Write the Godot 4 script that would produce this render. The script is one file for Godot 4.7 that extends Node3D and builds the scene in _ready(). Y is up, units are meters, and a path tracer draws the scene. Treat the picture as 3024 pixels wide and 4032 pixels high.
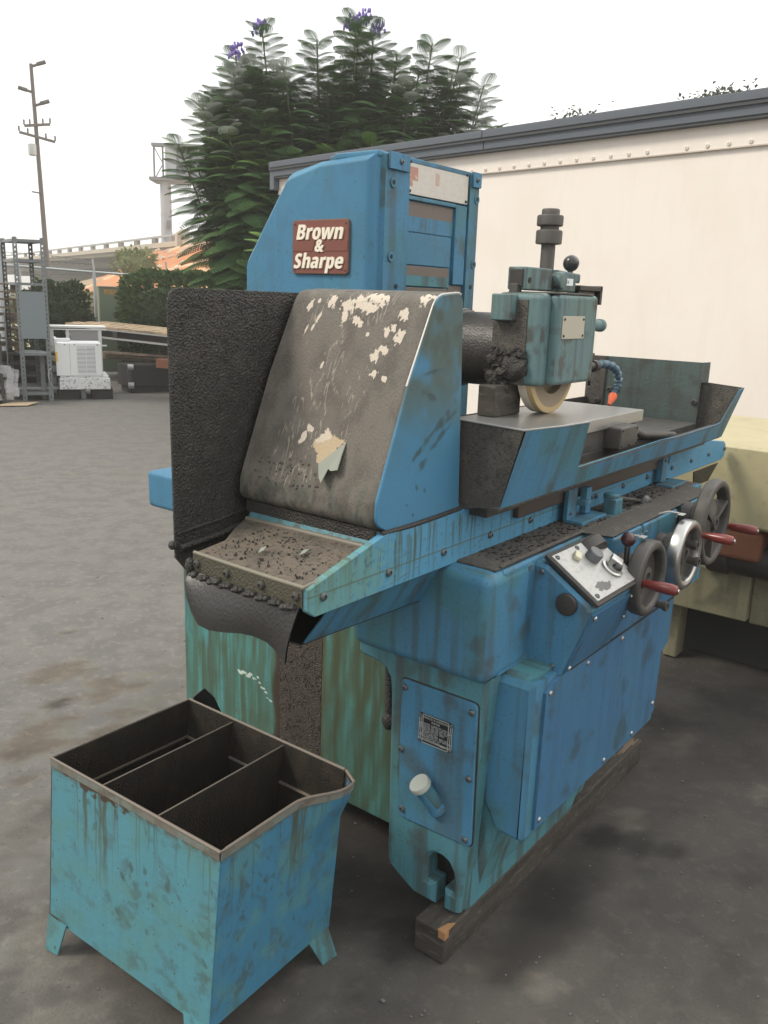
extends Node3D
# A worn blue surface grinder with its coolant tank in an asphalt yard. Axes: x along the grinder's table, y up, z towards the operator's side.

var rng := RandomNumberGenerator.new()
var org := Vector3.ZERO          # base of the thing being built; part vertices are stored relative to it
var taken := {}
var M := {}
var bolt_mesh: ArrayMesh

class Soup:
	var v := PackedVector3Array()
	var t := PackedVector2Array()
	var c := PackedColorArray()
	func tri(a: Vector3, b: Vector3, d: Vector3) -> void:   # outward normal is (b-a)x(d-a)
		v.append(a); v.append(d); v.append(b)
	func quad(a: Vector3, b: Vector3, d: Vector3, e: Vector3) -> void:
		tri(a, b, d); tri(a, d, e)
	func tint(col: Color) -> void:
		while c.size() < v.size(): c.append(col)
	func add(o: Soup, x: Transform3D) -> void:
		var flip := x.basis.determinant() < 0.0
		for i in range(0, o.v.size(), 3):
			if flip:
				v.append(x * o.v[i]); v.append(x * o.v[i + 2]); v.append(x * o.v[i + 1])
			else:
				v.append(x * o.v[i]); v.append(x * o.v[i + 1]); v.append(x * o.v[i + 2])

# ---------------------------------------------------------------- naming
func numbered(n: String, p: Node) -> String:
	var key := "%d/%s" % [p.get_instance_id(), n]
	var k: int = taken.get(key, 0)
	taken[key] = k + 1
	return n if k == 0 else "%s_%03d" % [n, k]

func tag(o: Node, label: String, category: String, group := "") -> Node:
	o.set_meta("label", label); o.set_meta("category", category)
	if group: o.set_meta("group", group)
	return o

func thing(n: String, label: String, category: String, at := Vector3.ZERO, turn := 0.0, group := "") -> Node3D:
	var o := Node3D.new()
	o.name = numbered(n, self); add_child(o, true)
	o.position = at; o.rotation.y = turn
	tag(o, label, category, group)
	return o

func hold(n: String, p: Node3D) -> Node3D:    # a part that is only a holder of sub-parts
	var o := Node3D.new()
	o.name = numbered(n, p); p.add_child(o, true)
	return o

# ---------------------------------------------------------------- meshes
func build(s: Soup, smooth := 50.0, map := [], uvs := 1.0) -> ArrayMesh:
	var n := s.v.size()
	var fn := PackedVector3Array(); fn.resize(n / 3)
	var at := {}
	for f in n / 3:
		var a := s.v[f * 3]; var b := s.v[f * 3 + 2]; var d := s.v[f * 3 + 1]
		fn[f] = (b - a).cross(d - a)
		if smooth > 0.0:
			for k in 3:
				var key := Vector3i((s.v[f * 3 + k] * 20000.0).round())
				if at.has(key): at[key].append(f)
				else: at[key] = PackedInt32Array([f])
	var nn := PackedVector3Array(); nn.resize(n)
	var uv := PackedVector2Array(); uv.resize(n)
	var lim := cos(deg_to_rad(smooth))
	var off := Vector2(rng.randf(), rng.randf())
	for f in n / 3:
		var u := fn[f].normalized()
		var ax := 0
		if absf(u.y) > absf(u.x) and absf(u.y) >= absf(u.z): ax = 1
		elif absf(u.z) > absf(u.x): ax = 2
		for k in 3:
			var i := f * 3 + k
			var p := s.v[i]
			var m := u
			if smooth > 0.0:
				var sum := Vector3.ZERO
				for g in at[Vector3i((p * 20000.0).round())]:
					if fn[g].normalized().dot(u) >= lim: sum += fn[g]
				if sum.length_squared() > 0.0: m = sum.normalized()
			nn[i] = m
			if map.size() == 3:
				uv[i] = Vector2((p - map[0]).dot(map[1]), (p - map[0]).dot(map[2]))
			elif ax == 0: uv[i] = Vector2(p.z, -p.y) * uvs + off
			elif ax == 1: uv[i] = Vector2(p.x, p.z) * uvs + off
			else: uv[i] = Vector2(p.x, -p.y) * uvs + off
	if s.t.size() == n: uv = s.t
	var pv := s.v.duplicate()
	if org != Vector3.ZERO:
		for i in n: pv[i] -= org
	var arr := []
	arr.resize(Mesh.ARRAY_MAX)
	arr[Mesh.ARRAY_VERTEX] = pv; arr[Mesh.ARRAY_NORMAL] = nn; arr[Mesh.ARRAY_TEX_UV] = uv
	if s.c.size() == n: arr[Mesh.ARRAY_COLOR] = s.c
	var am := ArrayMesh.new()
	am.add_surface_from_arrays(Mesh.PRIMITIVE_TRIANGLES, arr)
	return am

func put(n: String, mesh: Mesh, mat: Material, p: Node3D, x := Transform3D.IDENTITY) -> MeshInstance3D:
	var o := MeshInstance3D.new()
	o.name = numbered(n, p); o.mesh = mesh; o.material_override = mat; o.transform = x
	p.add_child(o, true)
	return o

func part(n: String, s: Soup, mat: Material, p: Node3D, smooth := 50.0, map := [], uvs := 1.0) -> MeshInstance3D:
	return put(n, build(s, smooth, map, uvs), mat, p)

func structure(n: String, s: Soup, mat: Material, smooth := 50.0, uvs := 1.0, map := []) -> MeshInstance3D:
	org = Vector3.ZERO
	var o := put(n, build(s, smooth, map, uvs), mat, self)
	o.set_meta("kind", "structure")
	return o

func box(s: Soup, lo: Vector3, hi: Vector3, r := 0.0, seg := 1) -> void:
	var c := (lo + hi) / 2.0
	var h := (hi - lo) / 2.0
	r = minf(r, minf(h.x, minf(h.y, h.z)) * 0.98)
	for ax in 3:
		var u := (ax + 1) % 3
		var w := (ax + 2) % 3
		var lu := _lines(h[u], r, seg)
		var lw := _lines(h[w], r, seg)
		for sg: float in [-1.0, 1.0]:
			for i in lu.size() - 1:
				for j in lw.size() - 1:
					var q: Array[Vector3] = []
					for d: Array in [[i, j], [i + 1, j], [i + 1, j + 1], [i, j + 1]]:
						var p := Vector3.ZERO
						p[ax] = h[ax] * sg; p[u] = lu[d[0]]; p[w] = lw[d[1]]
						if r > 0.0:
							var inner := p.clamp(-(h - Vector3.ONE * r), h - Vector3.ONE * r)
							var dd := p - inner
							if dd.length() > 1e-9: p = inner + dd.normalized() * r
						q.append(p + c)
					if sg > 0.0: s.quad(q[0], q[1], q[2], q[3])
					else: s.quad(q[3], q[2], q[1], q[0])

func _lines(h: float, r: float, seg: int) -> PackedFloat32Array:
	var a := PackedFloat32Array()
	if r <= 0.0: a.append(-h); a.append(h); return a
	for k in seg + 1: a.append(-h + r * k / seg)
	for k in seg + 1: a.append(h - r + r * k / seg)
	return a

func P2(a: Array) -> PackedVector2Array:
	var o := PackedVector2Array()
	for i in range(0, a.size(), 2): o.append(Vector2(a[i], a[i + 1]))
	return o

func round_poly(p: PackedVector2Array, r, seg := 3) -> PackedVector2Array:
	var o := PackedVector2Array()
	var n := p.size()
	for i in n:
		var rr: float = r[i] if r is Array else r
		var a := p[(i + n - 1) % n]; var b := p[i]; var c := p[(i + 1) % n]
		var d1 := (a - b); var d2 := (c - b)
		var ang := absf(d1.angle_to(d2))
		if rr <= 0.0 or ang > 3.1: o.append(b); continue
		var cut := minf(rr / tan(ang / 2.0), minf(d1.length(), d2.length()) * 0.48)
		var p1 := b + d1.normalized() * cut; var p2 := b + d2.normalized() * cut
		for k in seg + 1:
			var t := float(k) / seg
			o.append(p1.lerp(b, t).lerp(b.lerp(p2, t), t))
	return o

func _up(ax: int, u: float, w: float, d: float) -> Vector3:
	if ax == 0: return Vector3(d, w, u)      # polygon in (z, y)
	if ax == 1: return Vector3(u, d, w)      # polygon in (x, z)
	return Vector3(u, w, d)                  # polygon in (x, y)

func prism(s: Soup, poly: PackedVector2Array, ax: int, a: float, b: float, bev := 0.0, caps := 3) -> void:
	var p := PackedVector2Array()
	for q in poly:
		if p.is_empty() or p[p.size() - 1].distance_to(q) > 3e-4: p.append(q)
	if p[0].distance_to(p[p.size() - 1]) < 3e-4: p.remove_at(p.size() - 1)
	# walk so that the right side of each edge is outside when looking from +axis
	var area := 0.0
	for i in p.size(): area += p[i].cross(p[(i + 1) % p.size()])
	if (area < 0.0) != (ax == 0 or ax == 1): p.reverse()
	var n := p.size()
	var ins := p.duplicate()
	if bev > 0.0:
		var sgn := 1.0 if not (ax == 0 or ax == 1) else -1.0
		for i in n:
			var e1 := (p[i] - p[(i + n - 1) % n]).normalized(); var e2 := (p[(i + 1) % n] - p[i]).normalized()
			var n1 := Vector2(-e1.y, e1.x) * sgn; var n2 := Vector2(-e2.y, e2.x) * sgn
			var m := n1 + n2
			m = m / maxf(m.length_squared() / 2.0, 0.35)
			ins[i] = p[i] + m * bev
	var rings := [[ins, a], [p, a + bev], [p, b - bev], [ins, b]] if bev > 0.0 else [[p, a], [p, b]]
	for k in rings.size() - 1:
		for i in n:
			var j := (i + 1) % n
			var q0: PackedVector2Array = rings[k][0]; var q1: PackedVector2Array = rings[k + 1][0]
			s.quad(_up(ax, q0[i].x, q0[i].y, rings[k][1]), _up(ax, q0[j].x, q0[j].y, rings[k][1]), _up(ax, q1[j].x, q1[j].y, rings[k + 1][1]), _up(ax, q1[i].x, q1[i].y, rings[k + 1][1]))
	var tr := Geometry2D.triangulate_polygon(ins)
	if tr.is_empty(): tr = Geometry2D.triangulate_polygon(p)
	if tr.is_empty(): printerr("no cap")
	for i in range(0, tr.size(), 3):
		var x := ins[tr[i]]; var y := ins[tr[i + 1]]; var z := ins[tr[i + 2]]
		if ((y - x).cross(z - x) < 0.0) != (ax == 0 or ax == 1):
			var h := y; y = z; z = h
		if caps & 2: s.tri(_up(ax, x.x, x.y, b), _up(ax, y.x, y.y, b), _up(ax, z.x, z.y, b))
		if caps & 1: s.tri(_up(ax, x.x, x.y, a), _up(ax, z.x, z.y, a), _up(ax, y.x, y.y, a))

func slab(s: Soup, pts: Array, t: float) -> void:      # a flat sheet of thickness t behind the face whose normal follows the points' turn
	var nrm := Vector3.ZERO
	for i in pts.size(): nrm += (pts[i] as Vector3).cross(pts[(i + 1) % pts.size()])
	nrm = nrm.normalized()
	var u: Vector3 = ((pts[1] as Vector3) - (pts[0] as Vector3)).normalized()
	var w := nrm.cross(u)
	var flat := PackedVector2Array()
	for p: Vector3 in pts: flat.append(Vector2(p.dot(u), p.dot(w)))
	var tr := Geometry2D.triangulate_polygon(flat)
	for i in range(0, tr.size(), 3):
		var a := tr[i]; var b := tr[i + 1]; var c := tr[i + 2]
		if (flat[b] - flat[a]).cross(flat[c] - flat[a]) < 0.0: var h := b; b = c; c = h
		s.tri(pts[a], pts[b], pts[c])
		s.tri(pts[a] - nrm * t, pts[c] - nrm * t, pts[b] - nrm * t)
	for i in pts.size():
		var j := (i + 1) % pts.size()
		s.quad(pts[j], pts[i], pts[i] - nrm * t, pts[j] - nrm * t)

func _frame(d: Vector3) -> Basis:
	var z := d.normalized()
	var x := z.cross(Vector3.UP if absf(z.y) < 0.95 else Vector3.RIGHT).normalized()
	return Basis(x, z.cross(x), z)

func lathe(s: Soup, o: Vector3, d: Vector3, prof: Array, n := 20, closed := false) -> void:   # prof: [radius, height, ...]
	var f := _frame(d)
	var m := prof.size() / 2
	for k in (m if closed else m - 1):
		var k2 := (k + 1) % m
		for i in n:
			var a0 := TAU * i / n; var a1 := TAU * (i + 1) / n
			var e0 := f.x * cos(a0) + f.y * sin(a0); var e1 := f.x * cos(a1) + f.y * sin(a1)
			var r0: float = prof[k * 2]; var h0: float = prof[k * 2 + 1]; var r1: float = prof[k2 * 2]; var h1: float = prof[k2 * 2 + 1]
			var p00 := o + e0 * r0 + f.z * h0; var p01 := o + e1 * r0 + f.z * h0; var p10 := o + e0 * r1 + f.z * h1; var p11 := o + e1 * r1 + f.z * h1
			if r0 < 1e-6: s.tri(p00, p11, p10)
			elif r1 < 1e-6: s.tri(p00, p01, p11)
			else: s.quad(p00, p01, p11, p10)

func cyl(s: Soup, a: Vector3, b: Vector3, r: float, n := 16, r2 := -1.0, bev := 0.0) -> void:
	var h := a.distance_to(b)
	if r2 < 0.0: r2 = r
	if bev > 0.0: lathe(s, a, b - a, [0, 0, r - bev, 0, r, bev, r2, h - bev, r2 - bev, h, 0, h], n)
	else: lathe(s, a, b - a, [0, 0, r, 0, r2, h, 0, h], n)

func ball(s: Soup, c: Vector3, r: float, n := 16, sq := 1.0) -> void:
	var prof := []
	for k in n / 2 + 1:
		var a := PI * k / (n / 2)
		prof.append(r * sin(a)); prof.append(-r * cos(a) * sq)
	lathe(s, c, Vector3.UP, prof, n)

func blob(s: Soup, c: Vector3, r: Vector3, n: int, sd: int, amp := .35) -> void:     # an uneven lump
	var nz := FastNoiseLite.new(); nz.seed = sd; nz.frequency = 1.6; nz.fractal_octaves = 3
	var from := s.v.size()
	ball(s, Vector3.ZERO, 1.0, n)
	for i in range(from, s.v.size()):
		var q := s.v[i]
		s.v[i] = c + q * r * (1.0 + nz.get_noise_3dv(q * 1.3) * amp * 2.0)

func tube(s: Soup, pts: Array, r: float, n := 8) -> void:
	var prev := []
	var fx := Vector3.ZERO
	for i in pts.size():
		var p: Vector3 = pts[i]
		var d: Vector3 = (pts[mini(i + 1, pts.size() - 1)] - pts[maxi(i - 1, 0)])
		d = d.normalized()
		if i == 0: fx = _frame(d).x
		fx = (fx - d * fx.dot(d)).normalized()
		var fy := d.cross(fx)
		var ring := []
		for k in n: ring.append(p + (fx * cos(TAU * k / n) + fy * sin(TAU * k / n)) * r)
		if i > 0:
			for k in n: s.quad(prev[k], prev[(k + 1) % n], ring[(k + 1) % n], ring[k])
		if i == 0:
			for k in range(1, n - 1): s.tri(ring[0], ring[k + 1], ring[k])
		if i == pts.size() - 1:
			for k in range(1, n - 1): s.tri(ring[0], ring[k], ring[k + 1])
		prev = ring

func beam(s: Soup, a: Vector3, b: Vector3, w: float, h: float) -> void:     # a bar of width w (level) and height h from a to b
	var d := (b - a).normalized()
	var x := d.cross(Vector3.UP if absf(d.y) < 0.9 else Vector3.RIGHT).normalized() * w / 2.0
	var y := x.normalized().cross(d) * h / 2.0
	var q := [a - x - y, a + x - y, a + x + y, a - x + y, b - x - y, b + x - y, b + x + y, b - x + y]
	s.quad(q[0], q[3], q[2], q[1]); s.quad(q[4], q[5], q[6], q[7])
	s.quad(q[0], q[1], q[5], q[4]); s.quad(q[1], q[2], q[6], q[5]); s.quad(q[2], q[3], q[7], q[6]); s.quad(q[3], q[0], q[4], q[7])

func letters(txt: String, size: float, depth: float, x: Transform3D, bold := true, shear := 0.0, fat := 0.0, face := "Droid Sans") -> Soup:
	var tm := TextMesh.new()
	var f := SystemFont.new()
	f.font_names = PackedStringArray([face])
	f.font_weight = 700 if bold else 400
	var use: Font = f
	if fat > 0.0:
		var fv := FontVariation.new()
		fv.base_font = f; fv.variation_embolden = fat
		use = fv
	tm.font = use; tm.text = txt; tm.font_size = 64; tm.pixel_size = size / 64.0; tm.depth = depth; tm.curve_step = 1.0
	var a := tm.get_mesh_arrays()
	var s := Soup.new()
	var vv: PackedVector3Array = a[Mesh.ARRAY_VERTEX]
	var ii: PackedInt32Array = a[Mesh.ARRAY_INDEX] if a[Mesh.ARRAY_INDEX] != null else PackedInt32Array(range(vv.size()))
	for i in ii:
		var p := vv[i]
		p.x += p.y * shear
		s.v.append(x * p)
	return s

func bolts(spots: Array, dir: Vector3, size: float, mat: Material, p: Node3D, n := "bolt") -> void:
	for q: Vector3 in spots:
		var b := _frame(dir).scaled(Vector3.ONE * size)
		put(n, bolt_mesh, mat, p, Transform3D(Basis(b.x.normalized() * size, b.y.normalized() * size, b.z.normalized() * size), q - org))

func _ready() -> void:
	var cam := Camera3D.new()
	cam.name = "camera"
	cam.position = Vector3(0, 1.55, 0)
	var yaw := deg_to_rad(37.58); var pit := deg_to_rad(14.07); var rol := deg_to_rad(1.95)
	var f := Vector3(cos(yaw) * cos(pit), -sin(pit), -sin(yaw) * cos(pit))
	var u := Vector3(cos(yaw) * sin(pit), cos(pit), -sin(yaw) * sin(pit))
	var r := f.cross(u)
	var r2 := r * cos(rol) + u * sin(rol)
	var u2 := u * cos(rol) - r * sin(rol)
	cam.basis = Basis(r2, u2, -f)
	cam.fov = rad_to_deg(2.0 * atan(2016.0 / 3350.0))
	cam.near = 0.05; cam.far = 900.0
	add_child(cam); cam.current = true
	# hazy overcast: an even veil, a little brighter towards the horizon and in a wide glow round the veiled sun
	var to_sun := Vector3(-6.0, 8.0, -5.0).normalized()
	var sky_image := Image.create(256, 128, false, Image.FORMAT_RGBF)
	for j in 128:
		for i in 256:
			var el := (0.5 - (j + 0.5) / 128.0) * PI
			var az := ((i + 0.5) / 256.0) * TAU
			var d := Vector3(-sin(az) * cos(el), sin(el), -cos(az) * cos(el))     # Godot's panorama: u = 0 looks towards +z
			d = Vector3(sin(az - PI) * cos(el), sin(el), -cos(az - PI) * cos(el))
			var c := Color(0.66, 0.675, 0.69).lerp(Color(0.80, 0.79, 0.765), exp(-maxf(d.y, 0.0) * 4.0))
			var g := exp(-pow(rad_to_deg(d.angle_to(to_sun)) / 34.0, 2.0))
			c = c + Color(1.05, 1.0, 0.92) * g * 1.25
			if d.y < 0.0: c = Color(0.30, 0.29, 0.27).lerp(Color(0.72, 0.71, 0.68), exp(d.y * 14.0))
			sky_image.set_pixel(i, j, c)
	var sky := PanoramaSkyMaterial.new()
	sky.panorama = ImageTexture.create_from_image(sky_image)
	var env := Environment.new()
	env.background_mode = Environment.BG_SKY
	env.sky = Sky.new(); env.sky.sky_material = sky
	env.background_energy_multiplier = 1.0
	env.tonemap_mode = Environment.TONE_MAPPER_LINEAR
	env.tonemap_exposure = 1.9
	env.sdfgi_enabled = true; env.ssao_enabled = true; env.ssil_enabled = true
	env.fog_enabled = true; env.fog_density = 0.0035; env.fog_light_color = Color(0.95, 0.94, 0.91)
	var we := WorldEnvironment.new(); we.environment = env; add_child(we)
	var sun := DirectionalLight3D.new()
	sun.light_energy = 0.45; sun.light_angular_distance = 16.0; sun.light_color = Color(1.0, 0.96, 0.90); sun.shadow_enabled = true
	add_child(sun)
	sun.look_at_from_position(Vector3(-6.0, 8.0, -5.0), Vector3(0, 0, 0))
	rng.seed = 1234
	materials()
	var bs := Soup.new()
	lathe(bs, Vector3.ZERO, Vector3(0, 0, 1), [1.0, 0, 1.0, .25, .8, .6, .45, .72, .42, .38, 0, .38], 14)
	bolt_mesh = build(bs, 40)
	ground()
	building()
	far_things()
	grinder()
	runner_and_block()
	tank()
	shelf()
	yard_things()
	plants()
	jacaranda()
# ---------------------------------------------------------------- the surface grinder
func handwheel(g: Node3D, c: Vector3, r: float, spoked: bool, ha: float, hr: float, rim_mat: Material, label := "") -> void:
	var w := hold("handwheel", g)
	if label: w.set_meta("label", label)
	var s := Soup.new()
	var d := 0.036
	lathe(s, c - Vector3(0, 0, d), Vector3(0, 0, 1), [r - 0.024, 0.002, r - 0.004, 0.0, r, 0.006, r, d - 0.006, r - 0.005, d, r - 0.018, d + 0.001, r - 0.026, d - 0.007], 40, true)
	part("rim", s, rim_mat, w)
	s = Soup.new()
	if spoked:
		for k in 3:
			var a := 0.5 + TAU * k / 3
			beam(s, c + Vector3(0, 0, -0.024), c + Vector3(cos(a), sin(a), 0) * (r - 0.02) + Vector3(0, 0, -0.02), 0.034, 0.014)
		part("spokes", s, M.iron, w)
		s = Soup.new()
		lathe(s, c - Vector3(0, 0, 0.035), Vector3(0, 0, 1), [0, 0, r * 0.52, 0, r * 0.54, 0.012, r * 0.36, 0.022, 0.022, 0.024, 0.02, 0.034, 0.012, 0.034, 0.010, 0.022, 0, 0.022], 32)
		part("hub", s, M.iron, w)
	else:
		lathe(s, c - Vector3(0, 0, 0.034), Vector3(0, 0, 1), [0, 0.004, r - 0.022, 0.004, r - 0.022, 0.010, r * 0.62, 0.013, r * 0.55, 0.008, 0.03, 0.008, 0.028, 0.020, 0.014, 0.022, 0.012, 0.014, 0, 0.014], 36)
		part("web", s, M.iron, w)
	s = Soup.new()
	var hp := c + Vector3(cos(ha) * hr, sin(ha) * hr, -0.012)
	lathe(s, hp, Vector3(0, 0, 1), [0, 0, 0.0085, 0, 0.0085, 0.016, 0.010, 0.020, 0.0135, 0.05, 0.0145, 0.075, 0.013, 0.092, 0.009, 0.097, 0, 0.098], 16)
	var h := part("handle", s, M.maroon, w)
	s = Soup.new()
	cyl(s, hp + Vector3(0, 0, 0.097), hp + Vector3(0, 0, 0.101), 0.005, 10)
	part("end_screw", s, M.bolt_bright, w)
	# boss and dial behind
	s = Soup.new()
	lathe(s, Vector3(c.x, c.y, -0.80), Vector3(0, 0, 1), [0.046, 0, 0.050, 0.004, 0.046, 0.03, 0.052, 0.034, 0.052, c.z - d + 0.80 - 0.004, 0.02, c.z - d + 0.80], 28)
	part("boss", s, M.iron_dark, w)

func sock(g: Node3D, p: Vector3, r: float) -> void:
	var s := Soup.new()
	lathe(s, p, Vector3(0, 0, 1), [r * 0.7, -0.03, r * 0.75, 0.0, r, 0.004, r, 0.014, r * 0.6, 0.014, r * 0.55, 0.002, 0, 0.002], 16)
	part("socket", s, M.iron, g)

func grinder() -> void:
	var base := Vector3(2.1, 0.09, -1.2)
	var g := thing("surface_grinder", "large worn blue surface grinder with sludge covered hood, tall column and handwheels", "grinding machine", base)
	org = base
	var s: Soup
	var o: MeshInstance3D
	# --- base casting
	s = Soup.new()
	prism(s, P2([-1.25, .73, -1.25, .695, -1.235, .686, -1.19, .682, -1.165, .672, -1.15, .65, -1.145, .61, -1.137, .15, -1.125, .135, -1.10, .12, -1.05, .092, -.985, .091, -.985, .15, -1.014, .15, -1.014, .205, -1.005, .224, -.99, .233, -.972, .234, -.952, .226, -.938, .205, -.933, .18, -.933, .149, -.960, .149, -.960, .091, -.925, .091, -.912, .10, -.872, .73]), 0, 1.536, 1.60, 0.010)
	part("end_casting", s, M.teal, g, 40)
	s = Soup.new()
	prism(s, P2([-1.12, .737, -1.10, .20, -1.06, .10, -.935, .10, -.91, .12, -.862, .33, -.797, .737]), 0, 1.60, 2.24, 0.018)
	prism(s, P2([1.57, .091, 2.14, .091, 2.20, .16, 2.25, .30, 1.57, .30]), 2, -.945, -.905, 0.008)
	part("pedestal", s, M.teal, g, 30)
	s = Soup.new()
	box(s, Vector3(1.60, .095, -1.035), Vector3(1.605, .24, -.92))
	part("foot_recess", s, M.hole, g)
	# hydraulic panel
	s = Soup.new()
	prism(s, round_poly(P2([-1.107, .668, -.892, .668, -.886, .302, -1.102, .297]), 0.014, 3), 0, 1.529, 1.537, 0.002)
	var hp := part("hydraulic_panel", s, M.blue, g, 40)
	s = Soup.new()
	prism(s, round_poly(P2([-1.110, .671, -.889, .671, -.883, .299, -1.105, .294]), 0.016, 3), 0, 1.5345, 1.538, 0.0)
	part("panel_joint", s, M.iron_dark, g)
	bolts([Vector3(1.529, .648, -1.094), Vector3(1.529, .645, -.905), Vector3(1.529, .483, -1.098), Vector3(1.529, .478, -.903), Vector3(1.529, .322, -1.088), Vector3(1.529, .318, -.903)], Vector3(-1, 0, 0), 0.0085, M.bolt, hp)
	s = Soup.new()
	box(s, Vector3(1.5265, .524, -1.047), Vector3(1.5295, .600, -.953), 0.0008)
	var np := part("instruction_plate", s, M.black, hp)
	var to_left := Basis(Vector3(0, 0, 1), Vector3(0, 1, 0), Vector3(-1, 0, 0))
	s = Soup.new()
	for e in [[-1.037, .5975, -.963, .5992], [-1.037, .5248, -.963, .5265], [-1.0470, .5248, -1.0455, .5992], [-1.0425, .531, -1.0408, .593], [-1.0372, .5248, -1.0355, .5992], [-.9645, .5248, -.9628, .5992], [-.9592, .531, -.9575, .593], [-.9545, .5248, -.953, .5992]]:
		box(s, Vector3(1.5258, e[1], e[0]), Vector3(1.527, e[3], e[2]))
	box(s, Vector3(1.5258, .5305, -.985), Vector3(1.527, .535, -.974))
	part("plate_border", s, M.plate_print, hp)
	s = Soup.new()
	var ly := 0.592
	for row in [["HYDRAULIC & LUBRICATING", .0070, 0.0], ["SYSTEM", .0070, 0.0], ["USE MOBIL LUBRICITY WAY &", .0046, -.004], ["HYDRAULIC OIL 150-250 AT 100°F", .0046, 0.0], ["RESERVOIR INITIAL FILL ETC", .0044, -.006], ["CIRCULATES OIL ONLY", .0044, -.006], ["PUMP OIL FILL", .0044, -.014], ["BOTH LUBRICANT AND OIL", .0044, -.004], ["STANDARD OIL CO. OF INDIANA", .0044, 0.0], ["STANOIL NO. 25", .0044, -.010], ["RENEW OIL & FILTER ANNUALLY", .0044, 0.0]]:
		s.add(letters(row[0], row[1], 0.0006, Transform3D(to_left, Vector3(1.5262, ly, -1.0 + row[2])), false), Transform3D.IDENTITY)
		ly -= row[1] * 1.18
	s.add(letters("TANK CAPACITY APPROX", .0046, 0.0006, Transform3D(to_left, Vector3(1.5262, .5335, -1.012))), Transform3D.IDENTITY)
	s.add(letters("GALS", .0046, 0.0006, Transform3D(to_left, Vector3(1.5262, .5335, -.968))), Transform3D.IDENTITY)
	part("plate_lettering", s, M.plate_print, hp, 0.0)
	bolts([Vector3(1.5258, .594, -1.043), Vector3(1.5258, .594, -.956), Vector3(1.5258, .530, -1.043), Vector3(1.5258, .530, -.956)], Vector3(-1, 0, 0), 0.0045, M.bolt, hp, "rivet")
	s = Soup.new()
	var fax := Vector3(-.043, .071, -.027)
	lathe(s, Vector3(1.533, .368, -.987), fax, [.026, -.006, .026, .006, .022, .012, .022, .078, .0235, .080], 24)
	part("filler_neck", s, M.blue, g)
	s = Soup.new()
	lathe(s, Vector3(1.4935, .434, -1.0115), fax, [0, .011, .0245, .011, .0265, .008, .0265, -.003, .022, -.004], 24)
	part("filler_cap", s, mat("cap_grey", C(0.33, 0.35, 0.31), 0.7), g)
	# --- bed
	s = Soup.new()
	box(s, Vector3(1.50, .727, -1.245), Vector3(1.72, .985, -.862), 0.028, 3)
	prism(s, round_poly(P2([1.56, -1.20, 2.86, -1.20, 2.86, -.864, 1.56, -.864]), 0.012, 2), 1, .729, .983, 0.008)
	part("bed", s, M.blue, g, 60)
	s = Soup.new()
	box(s, Vector3(1.52, .90, -1.42), Vector3(2.84, 1.115, -.99))
	part("saddle", s, M.blue, g)
	s = Soup.new()
	box(s, Vector3(1.54, .984, -.982), Vector3(2.84, .9905, -.875), 0.003)
	part("ledge_sludge", s, M.sludge, g)
	s = Soup.new()
	for i in 420:     # swarf lying on the ledge
		var x := rng.randf_range(1.6, 2.75); var z := rng.randf_range(-.975, -.88)
		var e := rng.randf_range(.002, .006)
		box(s, Vector3(x, .9895, z), Vector3(x + e * rng.randf_range(1, 2.4), .9905 + e * 0.5, z + e))
	o = part("swarf", s, M.crust, g, 0.0); o.set_meta("kind", "stuff")
	# door and front box
	s = Soup.new()
	prism(s, round_poly(P2([-.90, .725, -.90, .40, -.86, .33, -.79, .325, -.785, .335, -.785, .725]), [0, 0, .02, .006, .006, 0], 3), 0, 1.587, 2.40, 0.012)
	prism(s, P2([-.90, .60, -.785, .60, -.785, .92, -.90, .92]), 0, 1.99, 2.45, 0.006)
	part("door_frame", s, M.blue, g, 40)
	s = Soup.new()
	slab(s, [Vector3(1.632, .345, -.777), Vector3(2.315, .345, -.777), Vector3(2.382, .37, -.777), Vector3(2.388, .556, -.777), Vector3(2.44, .575, -.777), Vector3(2.444, .80, -.777), Vector3(1.972, .80, -.777), Vector3(1.972, .716, -.777), Vector3(1.72, .716, -.777), Vector3(1.66, .712, -.777), Vector3(1.636, .695, -.777)], 0.010)
	var door := part("door", s, M.door, g, 30, [], 0.9)
	bolts([Vector3(1.652, .365, -.777), Vector3(2.02, .36, -.777), Vector3(2.21, .362, -.777), Vector3(2.36, .40, -.777), Vector3(1.655, .69, -.777), Vector3(2.06, .70, -.777), Vector3(1.85, .70, -.777), Vector3(2.14, .75, -.777)], Vector3(0, 0, 1), 0.0068, M.bolt_bright, door)
	s = Soup.new()
	box(s, Vector3(1.75, .714, -.782), Vector3(2.44, .720, -.7755))
	part("door_seam", s, M.hole, g)
	s = Soup.new()
	lathe(s, Vector3(2.06, .325, -.835), Vector3(0, 0, 1), [.024, 0, .042, 0, .042, .018, .024, .018], 24, true)
	part("lifting_eye", s, M.teal, g)
	# control housing
	s = Soup.new()
	prism(s, round_poly(P2([-.875, .700, -.783, .706, -.718, .886, -.726, .902, -.836, .972, -.875, .976]), [.004, .014, .008, .008, .006, 0], 3), 0, 1.70, 1.975, 0.008)
	part("control_housing", s, M.blue, g, 40)
	s = Soup.new()
	slab(s, [Vector3(1.712, .722, -.7725), Vector3(1.968, .722, -.7725), Vector3(1.968, .876, -.7150), Vector3(1.712, .876, -.7150)], 0.006)
	part("apron_plate", s, M.door, g)
	bolts([Vector3(1.722, .868, -.7165), Vector3(1.722, .732, -.768), Vector3(1.93, .868, -.7165), Vector3(1.96, .80, -.742)], Vector3(0, -.35, .94), 0.0062, M.bolt_bright, g)
	s = Soup.new()
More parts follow.
